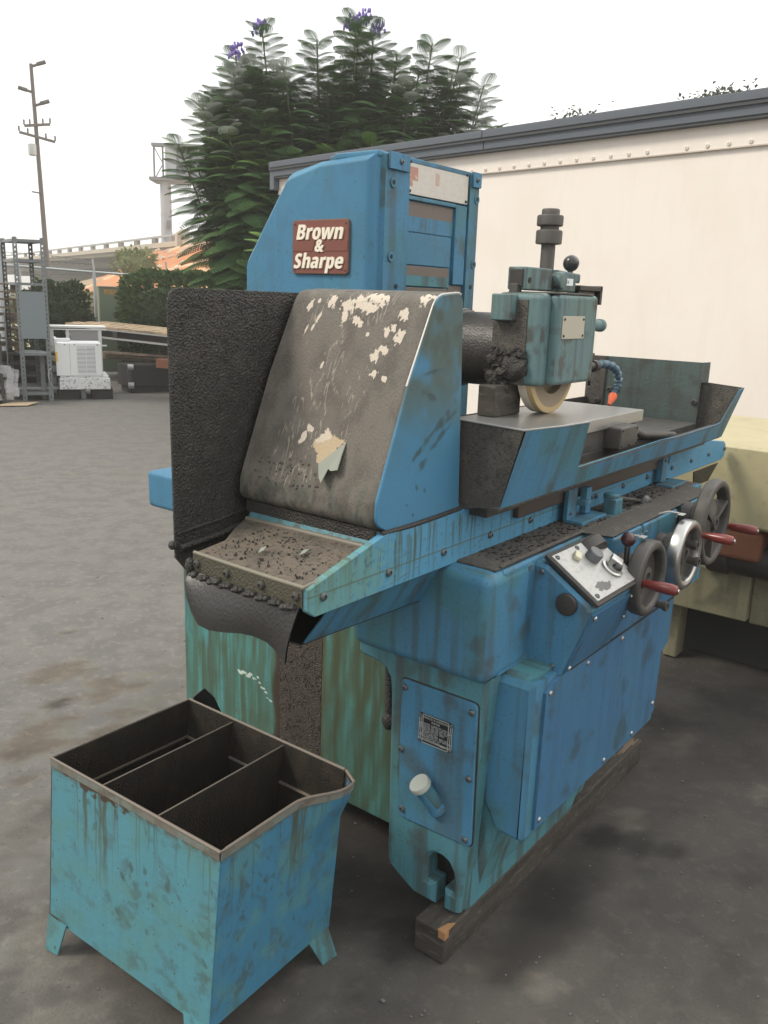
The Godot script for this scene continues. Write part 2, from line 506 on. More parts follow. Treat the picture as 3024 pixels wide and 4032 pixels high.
	prism(s, round_poly(P2([-.93, .705, -.862, .705, -.862, .975, -.93, .975]), .004), 0, 1.655, 1.703, 0.012)
	part("corner_post", s, M.blue, g)
	s = Soup.new()
	cyl(s, Vector3(1.702, .894, -.776), Vector3(1.688, .894, -.776), .026, 24, -1, .003)
	part("round_plug", s, M.iron_dark, g)
	bolts([Vector3(1.70, .955, -.845), Vector3(1.70, .735, -.80)], Vector3(-1, 0, 0), 0.0065, M.bolt, g)
	var n := Vector3(0, .84, .545).normalized()
	var tz := Vector3(0, -.545, .84)
	var pc := Vector3(1.832, .945, -.776)
	var cb := Basis(Vector3(1, 0, 0), n, tz)
	var cp := hold("control_panel", g)
	for lay in [[.126, .082, -.004, .006, M.iron_dark, "gasket"], [.116, .0725, .004, .0095, M.control_plate, "face_plate"]]:
		s = Soup.new()
		var bx := Soup.new()
		box(bx, Vector3(-lay[0], lay[2], -lay[1]), Vector3(lay[0], lay[3], lay[1]), 0.0012)
		s.add(bx, Transform3D(cb, pc))
		part(lay[5], s, lay[4], cp, 50, [pc - Vector3(1, 0, 0) * .116 - tz * .0725, Vector3(1, 0, 0) / .232, tz / .145])
	var at := func(u: float, w: float, h: float) -> Vector3: return pc + Vector3(u, 0, 0) + tz * w + n * h
	bolts([at.call(-.104, -.062, .009), at.call(.0, -.064, .009), at.call(.104, -.062, .009), at.call(-.104, .062, .009), at.call(.104, .062, .009)], n, 0.0062, M.bolt, cp, "screw")
	s = Soup.new(); cyl(s, at.call(.013, -.024, .008), at.call(.013, -.024, .034), .019, 20, -1, .003); part("round_button", s, mat("grey_plastic", C(.12, .125, .13), .5), cp)
	s = Soup.new(); var wb := Soup.new(); box(wb, Vector3(-.014, 0, -.009), Vector3(.014, .012, .009), .003); s.add(wb, Transform3D(cb.rotated(n, 0.5), at.call(-.038, -.043, .009))); part("broken_button", s, mat("ivory", C(.55, .53, .38), .5), cp)
	s = Soup.new(); lathe(s, at.call(.046, .022, .009), n, [0, 0, .028, 0, .028, .006, .022, .008, .022, .014, 0, .014], 28); part("switch_ring", s, M.steel, cp)
	s = Soup.new(); wb = Soup.new(); prism(wb, round_poly(P2([-.016, 0, .016, 0, .014, .026, -.014, .026]), .004), 2, -.010, .022, .003); s.add(wb, Transform3D(cb.rotated(n, 0.35), at.call(.050, .012, .012))); part("switch_cover", s, M.steel, cp)
	s = Soup.new(); ball(s, at.call(.044, .030, .022), .0135, 14); part("switch_knob", s, M.knob, cp)
	s = Soup.new(); wb = Soup.new(); prism(wb, P2([-.045, 0, .045, 0, .030, .020, .004, .032, -.03, .016]), 2, -.016, .016, .003); s.add(wb, Transform3D(cb.rotated(n, -0.15), at.call(.075, -.052, .006))); part("selector_lever", s, M.iron_dark, cp)
	# front lids
	for q in [[1.98, 2.166], [2.175, 2.432], [2.474, 2.72]]:
		s = Soup.new()
		box(s, Vector3(q[0], .62 if q[0] < 2.4 else .70, -.875), Vector3(q[1], .986, -.792), 0.007, 2)
		part("front_cover", s, M.blue, g)
	s = Soup.new()
	box(s, Vector3(2.72, .70, -.90), Vector3(2.852, .987, -.86), 0.004)
	part("end_cover", s, M.blue, g)
	bolts([Vector3(2.155, .962, -.792), Vector3(2.19, .962, -.792), Vector3(2.42, .962, -.792), Vector3(2.49, .962, -.792), Vector3(2.70, .965, -.792), Vector3(2.70, .92, -.792)], Vector3(0, 0, 1), .0062, M.bolt, g)
	s = Soup.new()
	slab(s, [Vector3(1.56, .993, -.879), Vector3(2.74, .993, -.879), Vector3(2.74, .989, -.798), Vector3(1.98, .989, -.798), Vector3(1.96, .990, -.872), Vector3(1.56, .990, -.872)].map(func(v): return v), 0.002)
	part("cover_sludge", s, M.sludge, g)
	handwheel(g, Vector3(2.02, .893, -.70), .097, false, PI * 0.98, .062, M.iron, "dark iron handwheel with red handle")
	sock(g, Vector3(2.085, .808, -.69), .013)
	handwheel(g, Vector3(2.297, .893, -.70), .098, false, 0.42, .098, M.steel, "bright metal handwheel with red handle")
	sock(g, Vector3(2.305, .922, -.70), .014); sock(g, Vector3(2.335, .868, -.70), .014)
	handwheel(g, Vector3(2.508, .945, -.70), .128, true, -0.25, .122, M.iron, "large spoked iron handwheel")
	s = Soup.new(); tube(s, [Vector3(2.27, 1.0, -.79), Vector3(2.275, 1.01, -.765), Vector3(2.285, 1.008, -.74)], .003, 6); box(s, Vector3(2.275, 1.004, -.742), Vector3(2.30, 1.007, -.726), .001)
	tube(s, [Vector3(1.985, .985, -.79), Vector3(1.99, 1.0, -.765), Vector3(2.005, 1.0, -.74)], .003, 6); box(s, Vector3(1.998, .996, -.742), Vector3(2.022, .999, -.726), .001)
	part("dial_pointer", s, M.steel_grey, g)
	# small levers
	s = Soup.new(); cyl(s, Vector3(1.972, .90, -.755), Vector3(1.985, .975, -.760), .0055, 10, .0075); part("lever_rod", s, M.iron_dark, g)
	s = Soup.new(); ball(s, Vector3(1.988, .990, -.761), .0185, 16); part("lever_ball", s, M.knob_red, g)
	s = Soup.new()
	box(s, Vector3(2.195, .985, -.925), Vector3(2.245, 1.035, -.885), .006); cyl(s, Vector3(2.218, 1.03, -.91), Vector3(2.218, 1.047, -.91), .022, 18, -1, .004); box(s, Vector3(2.17, .985, -.94), Vector3(2.28, .992, -.875), .002)
	part("lever_bracket", s, M.blue, g)
	s = Soup.new(); cyl(s, Vector3(2.245, 1.028, -.905), Vector3(2.395, .998, -.895), .0085, 12, .006); part("lever_rod", s, M.iron_dark, g)
	s = Soup.new(); ball(s, Vector3(2.415, .990, -.893), .0255, 18); part("lever_ball", s, M.knob, g)
	# --- table strip and trough
	s = Soup.new()
	prism(s, round_poly(P2([1.055, 1.043, 1.055, 1.0, 1.075, .986, 3.44, .978, 3.476, .99, 3.476, 1.035, 3.45, 1.05, 3.05, 1.10, 1.28, 1.104]), [.002, .01, .004, .02, .02, .02, .02, 0, 0]), 2, -.992, -.976, .002)
	var strip := part("table_strip", s, M.strip, g, 40, [Vector3(1.055, 1.105, 0), Vector3(1.0 / 2.42, 0, 0), Vector3(0, -1.0 / .128, 0)])
	var bx: Array = []
	for k in 13: bx.append(Vector3(1.095 + k * 0.1945 + (0.03 if k > 8 else 0.0), 1.021, -.976))
	bolts(bx, Vector3(0, 0, 1), .0088, M.bolt, strip)
	s = Soup.new()
	slab(s, [Vector3(1.12, .902, -1.045), Vector3(1.505, .888, -1.045), Vector3(1.575, .985, -.99), Vector3(1.135, .987, -.99)], .003)
	part("trough_side", s, M.blue, g)
	s = Soup.new()
	slab(s, [Vector3(1.09, .900, -1.26), Vector3(1.505, .886, -1.26), Vector3(1.505, .886, -1.045), Vector3(1.11, .900, -1.045)], .003)
	slab(s, [Vector3(1.09, .90, -1.27), Vector3(1.09, 1.03, -1.29), Vector3(1.52, 1.05, -1.29), Vector3(1.52, .886, -1.27)], .003)
	part("trough_bottom", s, M.black, g)
	# chute
	s = Soup.new()
	var lip := 1.055
	slab(s, [Vector3(lip, 1.047, -1.284), Vector3(lip, 1.043, -.985), Vector3(1.232, 1.066, -.985), Vector3(1.250, 1.075, -1.02), Vector3(1.250, 1.070, -1.345), Vector3(1.20, 1.062, -1.325), Vector3(1.14, 1.054, -1.290)], .004)
	var ch := part("chute_plate", s, M.chute, g)
	s = Soup.new()
	slab(s, [Vector3(lip - .003, 1.043, -.988), Vector3(lip - .003, 1.047, -1.284), Vector3(lip - .003, 1.012, -1.290), Vector3(lip - .003, 1.006, -.988)], .004)
	part("chute_lip", s, mat("lip_olive", C(.060, .054, .036), .55, .0, M.sludge.heightmap_texture, .2, 2.0), g)
	bolts([Vector3(lip - .004, 1.028, -1.272), Vector3(lip - .004, 1.028, -1.185), Vector3(lip - .004, 1.027, -1.09), Vector3(lip - .004, 1.026, -1.002)], Vector3(-1, 0, 0), .0085, M.iron, g)
	s = Soup.new()
	tube(s, [Vector3(lip, 1.048, -1.284), Vector3(lip, 1.0465, -1.19), Vector3(lip, 1.045, -1.08), Vector3(lip, 1.045, -.987), Vector3(1.13, 1.053, -.984), Vector3(1.225, 1.066, -.984), Vector3(1.250, 1.072, -1.0)], .0045, 8)
	tube(s, [Vector3(1.252, 1.076, -1.01), Vector3(1.254, 1.073, -1.15), Vector3(1.253, 1.070, -1.345)], .006, 8)
	part("chute_bead", s, M.chute_edge, g)
	s = Soup.new()
	slab(s, [Vector3(1.256, 1.070, -1.345), Vector3(1.256, 1.074, -.99), Vector3(1.272, 1.106, -.99), Vector3(1.272, 1.104, -1.345)], .004)
	part("chute_upstand", s, mat("upstand", M.teal.albedo_texture, .5, .0, M.sludge.heightmap_texture, .1, 2.0), g)
	s = Soup.new()
	for i in 150:
		var x := rng.randf_range(1.075, 1.235); var z := rng.randf_range(-1.27, -1.0)
		var e := rng.randf_range(.0008, .0026)
		box(s, Vector3(x, 1.044 + (x - 1.055) * .13, z), Vector3(x + e, 1.047 + (x - 1.055) * .13 + e * 0.7, z + e * rng.randf_range(1, 2.5)))
	o = part("chute_swarf", s, M.crust, g, 0.0); o.set_meta("kind", "stuff")
	s = Soup.new()
	for q in [[1.13, -1.17, .3], [1.165, -1.09, .1]]:
		var lb := Soup.new()
		slab(lb, [Vector3(-.016, 0, 0), Vector3(-.004, .003, .006), Vector3(.014, .006, .002), Vector3(.004, .004, -.005)], .001)
		s.add(lb, Transform3D(Basis(Vector3.UP, q[2]), Vector3(q[0], 1.050 + (q[0] - 1.055) * .13, q[1])))
	part("paint_flake", s, M.flake, g)
	# rubber flap, a hanging curved sheet
	s = Soup.new()
	var fl := [[-1.288, 1.012, -1.288, 1.012], [-1.283, .985, -1.262, .99], [-1.262, .955, -1.262, .96], [-1.240, .932, -1.22, .93], [-1.215, .918, -1.2, .92]]
	var bot := [[-1.285, .985], [-1.275, .962], [-1.255, .938], [-1.235, .918], [-1.205, .914], [-1.17, .918], [-1.13, .925], [-1.10, .926], [-1.07, .922], [-1.05, .914], [-1.03, .906], [-1.012, .898]]
	var prevc := []
	for i in bot.size():
		var z: float = lerpf(-1.289, -.992, float(i) / (bot.size() - 1))
		var col := []
		for k in 7:
			var t := k / 6.0
			var y := lerpf(1.010, bot[i][1], t)
			var zz := lerpf(z, bot[i][0], t)
			col.append(Vector3(1.050 - sin(t * 1.9) * .020 - .012 * sin(float(i) * .55) * t, y, zz))
		if i > 0:
			for k in 6:
				s.quad(prevc[k], prevc[k + 1], col[k + 1], col[k])
				s.quad(prevc[k] + Vector3(.004, 0, 0), col[k] + Vector3(.004, 0, 0), col[k + 1] + Vector3(.004, 0, 0), prevc[k + 1] + Vector3(.004, 0, 0))
			s.quad(prevc[6], prevc[6] + Vector3(.004, 0, 0), col[6] + Vector3(.004, 0, 0), col[6])
		prevc = col
	part("rubber_flap", s, M.rubber, g, 70)
	s = Soup.new()
	for i in 26:
		var z := -1.285 + i * .0112
		ball(s, Vector3(1.046, 1.004 + sin(i * 2.1) * .003, z), rng.randf_range(.006, .010), 8, .8)
	ball(s, Vector3(1.050, 1.02, -1.292), .011, 8, 1.6)
	part("flap_sludge", s, M.crust, g)
	s = Soup.new()
	slab(s, [Vector3(3.14, .968, -.985), Vector3(3.42, .966, -.985), Vector3(3.37, .90, -1.0), Vector3(3.20, .905, -1.0)], .004)
	part("rubber_flap", s, M.rubber, g)
	# --- dust hood
	s = Soup.new()
	var hood := round_poly(P2([1.283, 1.102, 1.244, 1.122, 1.247, 1.165, 1.337, 1.387, 1.425, 1.562, 1.522, 1.570, 1.549, 1.105]), [.012, .03, .05, 0, .045, .028, .004], 5)
	prism(s, hood, 2, -1.365, -.986, .007)
	var sv := Vector3(-.19, -.45, 0)
	var hd := part("dust_hood", s, M.hood_slope, g, 50, [Vector3(1.43, 1.565, -1.365), Vector3(0, 0, 1 / .38), sv / sv.length_squared()])
	s = Soup.new()
	var side := PackedVector2Array()
	for q in hood: side.append((q - Vector2(1.42, 1.33)) * Vector2(.97, .99) + Vector2(1.421, 1.33))
	prism(s, side, 2, -.990, -.982, .002)
	part("side_panel", s, M.hood_side, hd, 40, [Vector3(1.24, 1.57, 0), Vector3(1 / .31, 0, 0), Vector3(0, -1 / .47, 0)])
	s = Soup.new()
	var ed := []
	for i in hood.size():
		if hood[i].y > 1.19 and hood[i].x < 1.515: ed.append(Vector3(hood[i].x + .0035, hood[i].y - .0015, -.9868))
	ed.sort_custom(func(a, b): return a.x < b.x)
	tube(s, ed, .0026, 6)
	part("worn_edge", s, mat("bare_edge", C(.40, .39, .36), .5, .3), hd)
	s = Soup.new()      # curled flake of paint hanging from the slope
	var nf := Vector3(-.927, .376, 0)
	var fq := func(u: float, v: float, h: float) -> Vector3: return Vector3(1.43, 1.565, -1.365) + Vector3(0, 0, u * .38) + sv * v + nf * (.0146 + h)
	slab(s, [fq.call(.574, .782, .001), fq.call(.719, .673, .001), fq.call(.733, .736, .010), fq.call(.742, .796, .014), fq.call(.706, .806, .017), fq.call(.679, .798, .014), fq.call(.67, .862, .020), fq.call(.635, .842, .015), fq.call(.605, .818, .007)], .0012)
	part("paint_flake", s, M.flake, hd, 0.0)
	s = Soup.new()
	for i in 70:      # lumps of dried mud low on the slope
		var fu := rng.randf_range(.12, .62); var fw := rng.randf_range(.78, .90)
		ball(s, fq.call(fu, fw, -.003), rng.randf_range(.003, .006), 6, .6)
	o = part("mud_lumps", s, M.sludge, hd, 60.0); o.set_meta("kind", "stuff")
	s = Soup.new()
	box(s, Vector3(1.262, 1.085, -1.355), Vector3(1.545, 1.110, -.995))
	tube(s, [Vector3(1.27, 1.104, -.980), Vector3(1.36, 1.103, -.978), Vector3(1.46, 1.105, -.978), Vector3(1.55, 1.107, -.980)], .005, 6)
	part("hood_seal", s, M.crust, g)
	# rear splash guard
	s = Soup.new()
	prism(s, round_poly(P2([1.08, 1.558, 1.66, 1.556, 1.66, .96, 1.20, .92, 1.15, .895, 1.122, .905, 1.112, .975, 1.083, 1.01]), [.032, 0, 0, 0, .02, .02, 0, 0]), 2, -1.384, -1.378, .001)
	var sg := part("splash_guard", s, M.crust, g, 30)
	s = Soup.new()
	for i in 2600:
		var x := rng.randf_range(1.088, 1.46); var y := 1.04 + pow(rng.randf(), 1.15) * .50
		var e := rng.randf_range(.0008, .0026)
		ball(s, Vector3(x, y, -1.378), e, 6, rng.randf_range(.7, 1.5))
	o = part("sludge_crumbs", s, M.crust, sg, 0.0); o.set_meta("kind", "stuff")
	s = Soup.new()
	tube(s, [Vector3(1.09, 1.030, -1.372), Vector3(1.2, 1.040, -1.372), Vector3(1.30, 1.056, -1.372)], .0075, 8)
	tube(s, [Vector3(1.086, 1.062, -1.376), Vector3(1.2, 1.072, -1.376), Vector3(1.30, 1.085, -1.376)], .003, 6)
	ball(s, Vector3(1.078, 1.038, -1.381), .010, 10)
	part("guard_rod", s, M.crust, g)
	# --- rear body
	s = Soup.new()
	prism(s, round_poly(P2([1.72, -2.165, 2.62, -2.165, 2.62, -1.24, 1.72, -1.24]), .025, 3), 1, .092, .93, .012)
	part("rear_body", s, M.body_end, g, 50, [Vector3(0, .93, -2.165), Vector3(0, 0, 1 / .925), Vector3(0, -1 / .84, 0)])
	s = Soup.new()
	slab(s, [Vector3(1.7185, .13, -1.700), Vector3(1.7185, .13, -1.535), Vector3(1.7185, .80, -1.53), Vector3(1.7185, .80, -1.705)], .0015)
	for i in 30:
		for k in 26:
			var z0 := -1.705 + i * .0057; var y0 := .16 + k * .024 + rng.randf() * .02
			var e := Vector3(1.7190 - rng.randf() * .003, 0, 0)
			box(s, Vector3(e.x, y0, z0), Vector3(1.7205, y0 + rng.randf_range(.004, .012), z0 + rng.randf_range(.002, .006)), .0012)
	o = part("dried_coolant", s, M.streak_crust, g, 60); o.set_meta("kind", "stuff")
	s = Soup.new()
	box(s, Vector3(1.615, .888, -2.19), Vector3(2.40, 1.004, -1.92), .016, 2)
	part("rear_box", s, M.blue_clean, g)
	s = Soup.new(); tube(s, [Vector3(1.60, .80, -1.195), Vector3(1.60, .68, -1.195), Vector3(1.602, .50, -1.192)], .0125, 10); ball(s, Vector3(1.602, .498, -1.192), .021, 10, 1.3); part("drain_pipe", s, M.crust, g)
	# --- column
	s = Soup.new()
	prism(s, round_poly(P2([-1.545, .92, -2.05, .92, -2.052, 1.645, -1.868, 1.895, -1.74, 1.921, -1.545, 1.930]), [0, 0, .05, .07, .03, .0], 4), 0, 1.90, 2.43, .020)
	var cv := part("column_cover", s, M.blue_clean, g, 60)
	s = Soup.new()
	box(s, Vector3(1.925, 1.924, -1.70), Vector3(2.42, 1.941, -1.542), .004)
	part("top_cap", s, M.blue_clean, cv)
	s = Soup.new()
	prism(s, P2([1.93, -1.72, 1.93, -1.562, 1.948, -1.532, 2.056, -1.530, 2.056, -1.556, 2.372, -1.556, 2.372, -1.530, 2.424, -1.530, 2.432, -1.72]), 1, .90, 1.936, .003)
	part("column", s, M.blue, g, 20)
	s = Soup.new()
	box(s, Vector3(2.05, 1.925, -1.556), Vector3(2.38, 1.939, -1.533), .002)
	part("column_top", s, M.blue, g)
	s = Soup.new()
	box(s, Vector3(1.955, 1.896, -1.531), Vector3(2.045, 1.940, -1.522), .001); box(s, Vector3(2.378, 1.896, -1.531), Vector3(2.424, 1.940, -1.522), .001)
	part("way_clamp", s, M.blue, g)
	bolts([Vector3(2.004, 1.918, -1.522), Vector3(2.40, 1.918, -1.522)], Vector3(0, 0, 1), .0075, M.bolt, g)
	for q in [[1.98, 1.862], [1.98, 1.665], [2.413, 1.862], [2.413, 1.665]]:
		s = Soup.new(); lathe(s, Vector3(q[0], q[1], -1.530), Vector3(0, 0, 1), [.0135, 0, .0135, .002, .010, .003, .0065, .0015, .0065, .0005], 18); part("bolt_collar", s, M.blue, g)
		s = Soup.new(); cyl(s, Vector3(q[0], q[1], -1.5302), Vector3(q[0], q[1], -1.5288), .0062, 12); part("socket_head", s, M.hole, g)
	for q in [[2.008, 1.585], [2.404, 1.595]]:
		s = Soup.new(); cyl(s, Vector3(q[0], q[1], -1.531), Vector3(q[0], q[1], -1.529), .007, 12); part("bolt_hole", s, M.hole, g)
	s = Soup.new()
	prism(s, round_poly(P2([2.052, 1.842, 2.366, 1.842, 2.366, 1.936, 2.052, 1.936]), .006), 2, -1.540, -1.534, .001)
	var fp := part("name_plate", s, M.faded_plate, g, 30, [Vector3(2.052, 1.936, 0), Vector3(1 / .314, 0, 0), Vector3(0, -1 / .094, 0)])
	bolts([Vector3(2.062, 1.928, -1.534), Vector3(2.356, 1.928, -1.534), Vector3(2.062, 1.850, -1.534), Vector3(2.356, 1.850, -1.534)], Vector3(0, 0, 1), .0048, M.iron_dark, fp, "rivet")
	var brown := mat("bare_brown", C(.13, .108, .092), .6, .1, M.sludge.heightmap_texture, .04, 2.0)
	s = Soup.new(); box(s, Vector3(2.305, 1.60, -1.556), Vector3(2.366, 1.836, -1.5335), .002); box(s, Vector3(2.06, 1.827, -1.556), Vector3(2.305, 1.838, -1.5335), .002); part("way_frame", s, M.blue, g)
	s = Soup.new(); box(s, Vector3(2.066, 1.783, -1.556), Vector3(2.300, 1.824, -1.5415)); part("way_cover", s, brown, g)
	s = Soup.new(); box(s, Vector3(2.064, 1.742, -1.556), Vector3(2.300, 1.784, -1.541)); part("way_cover", s, M.blue, g)
	s = Soup.new(); box(s, Vector3(2.062, 1.650, -1.556), Vector3(2.290, 1.738, -1.538), .001); part("way_cover", s, M.blue_clean, g)
	s = Soup.new(); box(s, Vector3(2.058, 1.618, -1.556), Vector3(2.282, 1.646, -1.535), .001); part("way_cover", s, brown, g)
	s = Soup.new(); box(s, Vector3(2.058, 1.590, -1.556), Vector3(2.282, 1.619, -1.5347)); part("way_cover", s, M.teal, g)
	s = Soup.new(); box(s, Vector3(2.058, 1.10, -1.556), Vector3(2.275, 1.585, -1.532), .001); box(s, Vector3(2.29, 1.10, -1.556), Vector3(2.368, 1.596, -1.541)); part("way_cover", s, brown, g)
	# maker's plate
	var bp := hold("brand_plate", g)
	s = Soup.new(); prism(s, round_poly(P2([-1.829, 1.612, -1.612, 1.612, -1.612, 1.763, -1.829, 1.763]), .012, 3), 0, 1.892, 1.901, .0015); part("plate_edge", s, M.brand_edge, bp, 30)
	s = Soup.new(); prism(s, round_poly(P2([-1.8265, 1.6145, -1.6145, 1.6145, -1.6145, 1.7605, -1.8265, 1.7605]), .010, 3), 0, 1.8912, 1.894, .0004)
	prism(s, P2([-1.8265, 1.676, -1.747, 1.676, -1.739, 1.705, -1.8265, 1.705]), 0, 1.8898, 1.892, .0005); prism(s, P2([-1.701, 1.676, -1.6145, 1.676, -1.6145, 1.705, -1.693, 1.705]), 0, 1.8898, 1.892, .0005)
	part("plate_field", s, M.brand_red, bp, 30)
	s = Soup.new()
	for row in [["Brown", .0575, 1.728, -1.719], ["&", .046, 1.690, -1.720], ["Sharpe", .0560, 1.648, -1.722]]:
		for k in 4: s.add(letters(row[0], row[1], .0035 + k * .0003, Transform3D(to_left.scaled_local(Vector3(1.02, .98, 1)), Vector3(1.8895, row[2] + [0, .0006, -.0006, 0][k], row[3] + [-.0009, .0003, .0003, .0012][k])), true, .22, .0), Transform3D.IDENTITY)
	part("plate_lettering", s, M.brand_white, bp, 0.0)
	bolts([Vector3(1.891, 1.751, -1.818), Vector3(1.891, 1.751, -1.623), Vector3(1.891, 1.624, -1.818), Vector3(1.891, 1.624, -1.623)], Vector3(-1, 0, 0), .003, M.brand_edge, bp, "rivet")
	# --- spindle and wheel head
	s = Soup.new()
	lathe(s, Vector3(2.17, 1.418, -1.545), Vector3(0, 0, 1), [.118, 0, .118, .12, .110, .135, .110, .16, .104, .165, .104, .345, .09, .36], 40)
	part("spindle_housing", s, M.oily_iron, g)
	s = Soup.new()
	lathe(s, Vector3(2.17, 1.418, -1.412), Vector3(0, 0, 1), [.1115, 0, .1125, .004, .1125, .022, .1115, .026], 40)
	part("spindle_collar", s, mat("peeled", C(.28, .29, .24), .6, 0, M.sludge.heightmap_texture, .25, 4.0), g)
	var wh := hold("wheel_head", g)
	s = Soup.new(); box(s, Vector3(2.022, 1.337, -1.205), Vector3(2.300, 1.578, -1.062), .018, 3); part("wheel_guard", s, M.guard, wh, 60)
	s = Soup.new(); box(s, Vector3(2.062, 1.340, -1.070), Vector3(2.300, 1.577, -1.036), .014, 3); part("guard_cover", s, M.guard, wh, 60)
	s = Soup.new(); box(s, Vector3(2.0190, 1.338, -1.208), Vector3(2.025, 1.56, -1.105), .002); part("grime_patch", s, M.sludge, wh)
	s = Soup.new(); prism(s, round_poly(P2([2.082, 1.462, 2.214, 1.462, 2.212, 1.521, 2.081, 1.521]), .003), 2, -1.037, -1.0335, .0005); part("data_plate", s, mat("worn_plate", C(.40, .37, .30), .5, .1, null, .1, 3.0), wh, 30)
	bolts([Vector3(2.091, 1.513, -1.0335), Vector3(2.204, 1.513, -1.0335), Vector3(2.091, 1.470, -1.0335), Vector3(2.204, 1.470, -1.0335)], Vector3(0, 0, 1), .0036, M.iron_dark, wh, "rivet")
	s = Soup.new(); box(s, Vector3(1.99, 1.505, -1.20), Vector3(2.055, 1.573, -1.140), .004); cyl(s, Vector3(2.002, 1.55, -1.165), Vector3(1.992, 1.55, -1.165), .010, 14); part("side_block", s, M.guard, wh)
	s = Soup.new(); box(s, Vector3(2.05, 1.585, -1.19), Vector3(2.195, 1.644, -1.132), .005, 2); part("dresser_arm", s, M.guard, wh)
	s = Soup.new(); box(s, Vector3(2.046, 1.592, -1.182), Vector3(2.052, 1.638, -1.142), .002); part("arm_slot", s, M.iron_dark, wh)
	s = Soup.new(); box(s, Vector3(2.035, 1.565, -1.175), Vector3(2.06, 1.60, -1.150), .002); part("arm_link", s, M.iron, wh)
	s = Soup.new(); cyl(s, Vector3(2.066, 1.61, -1.1325), Vector3(2.066, 1.61, -1.1305), .008, 12); part("bolt_hole", s, M.hole, wh)
	s = Soup.new(); prism(s, P2([2.215, 1.585, 2.335, 1.585, 2.335, 1.612, 2.362, 1.612, 2.362, 1.637, 2.225, 1.643, 2.21, 1.63]), 2, -1.19, -1.128, .004); part("dresser_block", s, M.guard, wh, 30)
	s = Soup.new(); cyl(s, Vector3(2.225, 1.614, -1.150), Vector3(2.225, 1.614, -1.112), .024, 18, -1, .004); part("dresser_pivot", s, M.guard, wh)
	s = Soup.new(); box(s, Vector3(2.252, 1.603, -1.1285), Vector3(2.312, 1.622, -1.1265)); part("paper_tag", s, M.label_white, wh)
	s = letters("M", .013, .0004, Transform3D(Basis.IDENTITY, Vector3(2.281, 1.6125, -1.1262))); part("tag_letter", s, mat("faint_ink", C(.28, .30, .30), .6), wh, 0.0)
	s = Soup.new(); lathe(s, Vector3(2.213, 1.64, -1.162), Vector3(0, 1, 0), [0, 0, .0195, 0, .0195, .069, .0345, .071, .036, .074, .036, .104, .034, .107, .0255, .108, .0255, .117, .034, .118, .036, .121, .036, .143, .034, .146, .0245, .147, .0245, .160, .022, .163, 0, .164], 28); part("dresser_post", s, mat("post_iron", C(.085, .078, .070), .55, .1), wh)
	s = Soup.new(); cyl(s, Vector3(2.335, 1.63, -1.15), Vector3(2.335, 1.65, -1.15), .008, 10); ball(s, Vector3(2.337, 1.666, -1.15), .0235, 20); part("ball_handle", s, M.knob, wh)
	s = Soup.new(); box(s, Vector3(2.345, 1.592, -1.17), Vector3(2.50, 1.606, -1.118), .002); box(s, Vector3(2.485, 1.553, -1.17), Vector3(2.50, 1.608, -1.118), .002); box(s, Vector3(2.36, 1.562, -1.168), Vector3(2.47, 1.592, -1.13), .002); part("nozzle_bracket", s, M.iron_dark, wh)
	s = Soup.new(); box(s, Vector3(2.06, 1.576, -1.19), Vector3(2.27, 1.581, -1.04), .001); part("guard_lid", s, M.iron, wh)
	s = Soup.new(); cyl(s, Vector3(2.295, 1.497, -1.075), Vector3(2.392, 1.495, -1.07), .0165, 18); cyl(s, Vector3(2.375, 1.4955, -1.0705), Vector3(2.408, 1.4945, -1.069), .0185, 18, -1, .008); part("side_knob", s, M.guard, wh)
	s = Soup.new(); cyl(s, Vector3(2.296, 1.442, -1.07), Vector3(2.312, 1.442, -1.07), .015, 14, -1, .003); part("side_plug", s, M.guard, wh)
	s = Soup.new()
	for i in 9: blob(s, Vector3(2.012 - rng.randf() * .012, 1.30 + i * .0125, -1.195 + rng.randf() * .035), Vector3(.018, .017, .022) * rng.randf_range(.8, 1.2), 12, 500 + i, .5)
	for i in 6: blob(s, Vector3(2.018, 1.412 + rng.randf() * .010, -1.195 + i * .016), Vector3(.016, .014, .016), 12, 520 + i, .5)
	blob(s, Vector3(2.02, 1.385, -1.135), Vector3(.026, .036, .044), 18, 540, .25)
	part("caked_sludge", s, M.crust, wh, 70)
	var gw := Vector3(2.160, 1.389, -1.132)
	s = Soup.new(); lathe(s, gw, Vector3(0, 0, 1), [.055, 0, .130, 0, .1328, .002, .1328, .026], 56); part("grinding_wheel", s, M.stone_white, wh, 40)
	s = Soup.new(); lathe(s, gw, Vector3(0, 0, 1), [.1329, .026, .1329, .042, .130, .044, .117, .044], 56); part("wheel_edge", s, M.stone_tan, wh, 40)
	s = Soup.new(); lathe(s, gw, Vector3(0, 0, 1), [.117, .044, .080, .0435, .078, .020, .05, .020], 56); part("wheel_face", s, M.stone_grey, wh, 40)
	s = Soup.new(); lathe(s, gw, Vector3(0, 0, 1), [0, .030, .052, .030, .056, .026, .058, .018], 40); part("wheel_flange", s, M.iron_dark, wh, 40)
	# coolant nozzle
	s = Soup.new(); tube(s, [Vector3(2.30, 1.372, -1.11), Vector3(2.43, 1.372, -1.115), Vector3(2.50, 1.370, -1.118)], .012, 10); cyl(s, Vector3(2.475, 1.371, -1.118), Vector3(2.505, 1.370, -1.119), .018, 8); part("nozzle_pipe", s, M.iron_dark, g)
	s = Soup.new()
	var noz := [Vector3(2.505, 1.370, -1.119), Vector3(2.545, 1.374, -1.120), Vector3(2.588, 1.371, -1.120), Vector3(2.628, 1.364, -1.120), Vector3(2.660, 1.352, -1.120), Vector3(2.680, 1.336, -1.120), Vector3(2.690, 1.318, -1.120), Vector3(2.688, 1.300, -1.120), Vector3(2.676, 1.283, -1.120), Vector3(2.660, 1.269, -1.120)]
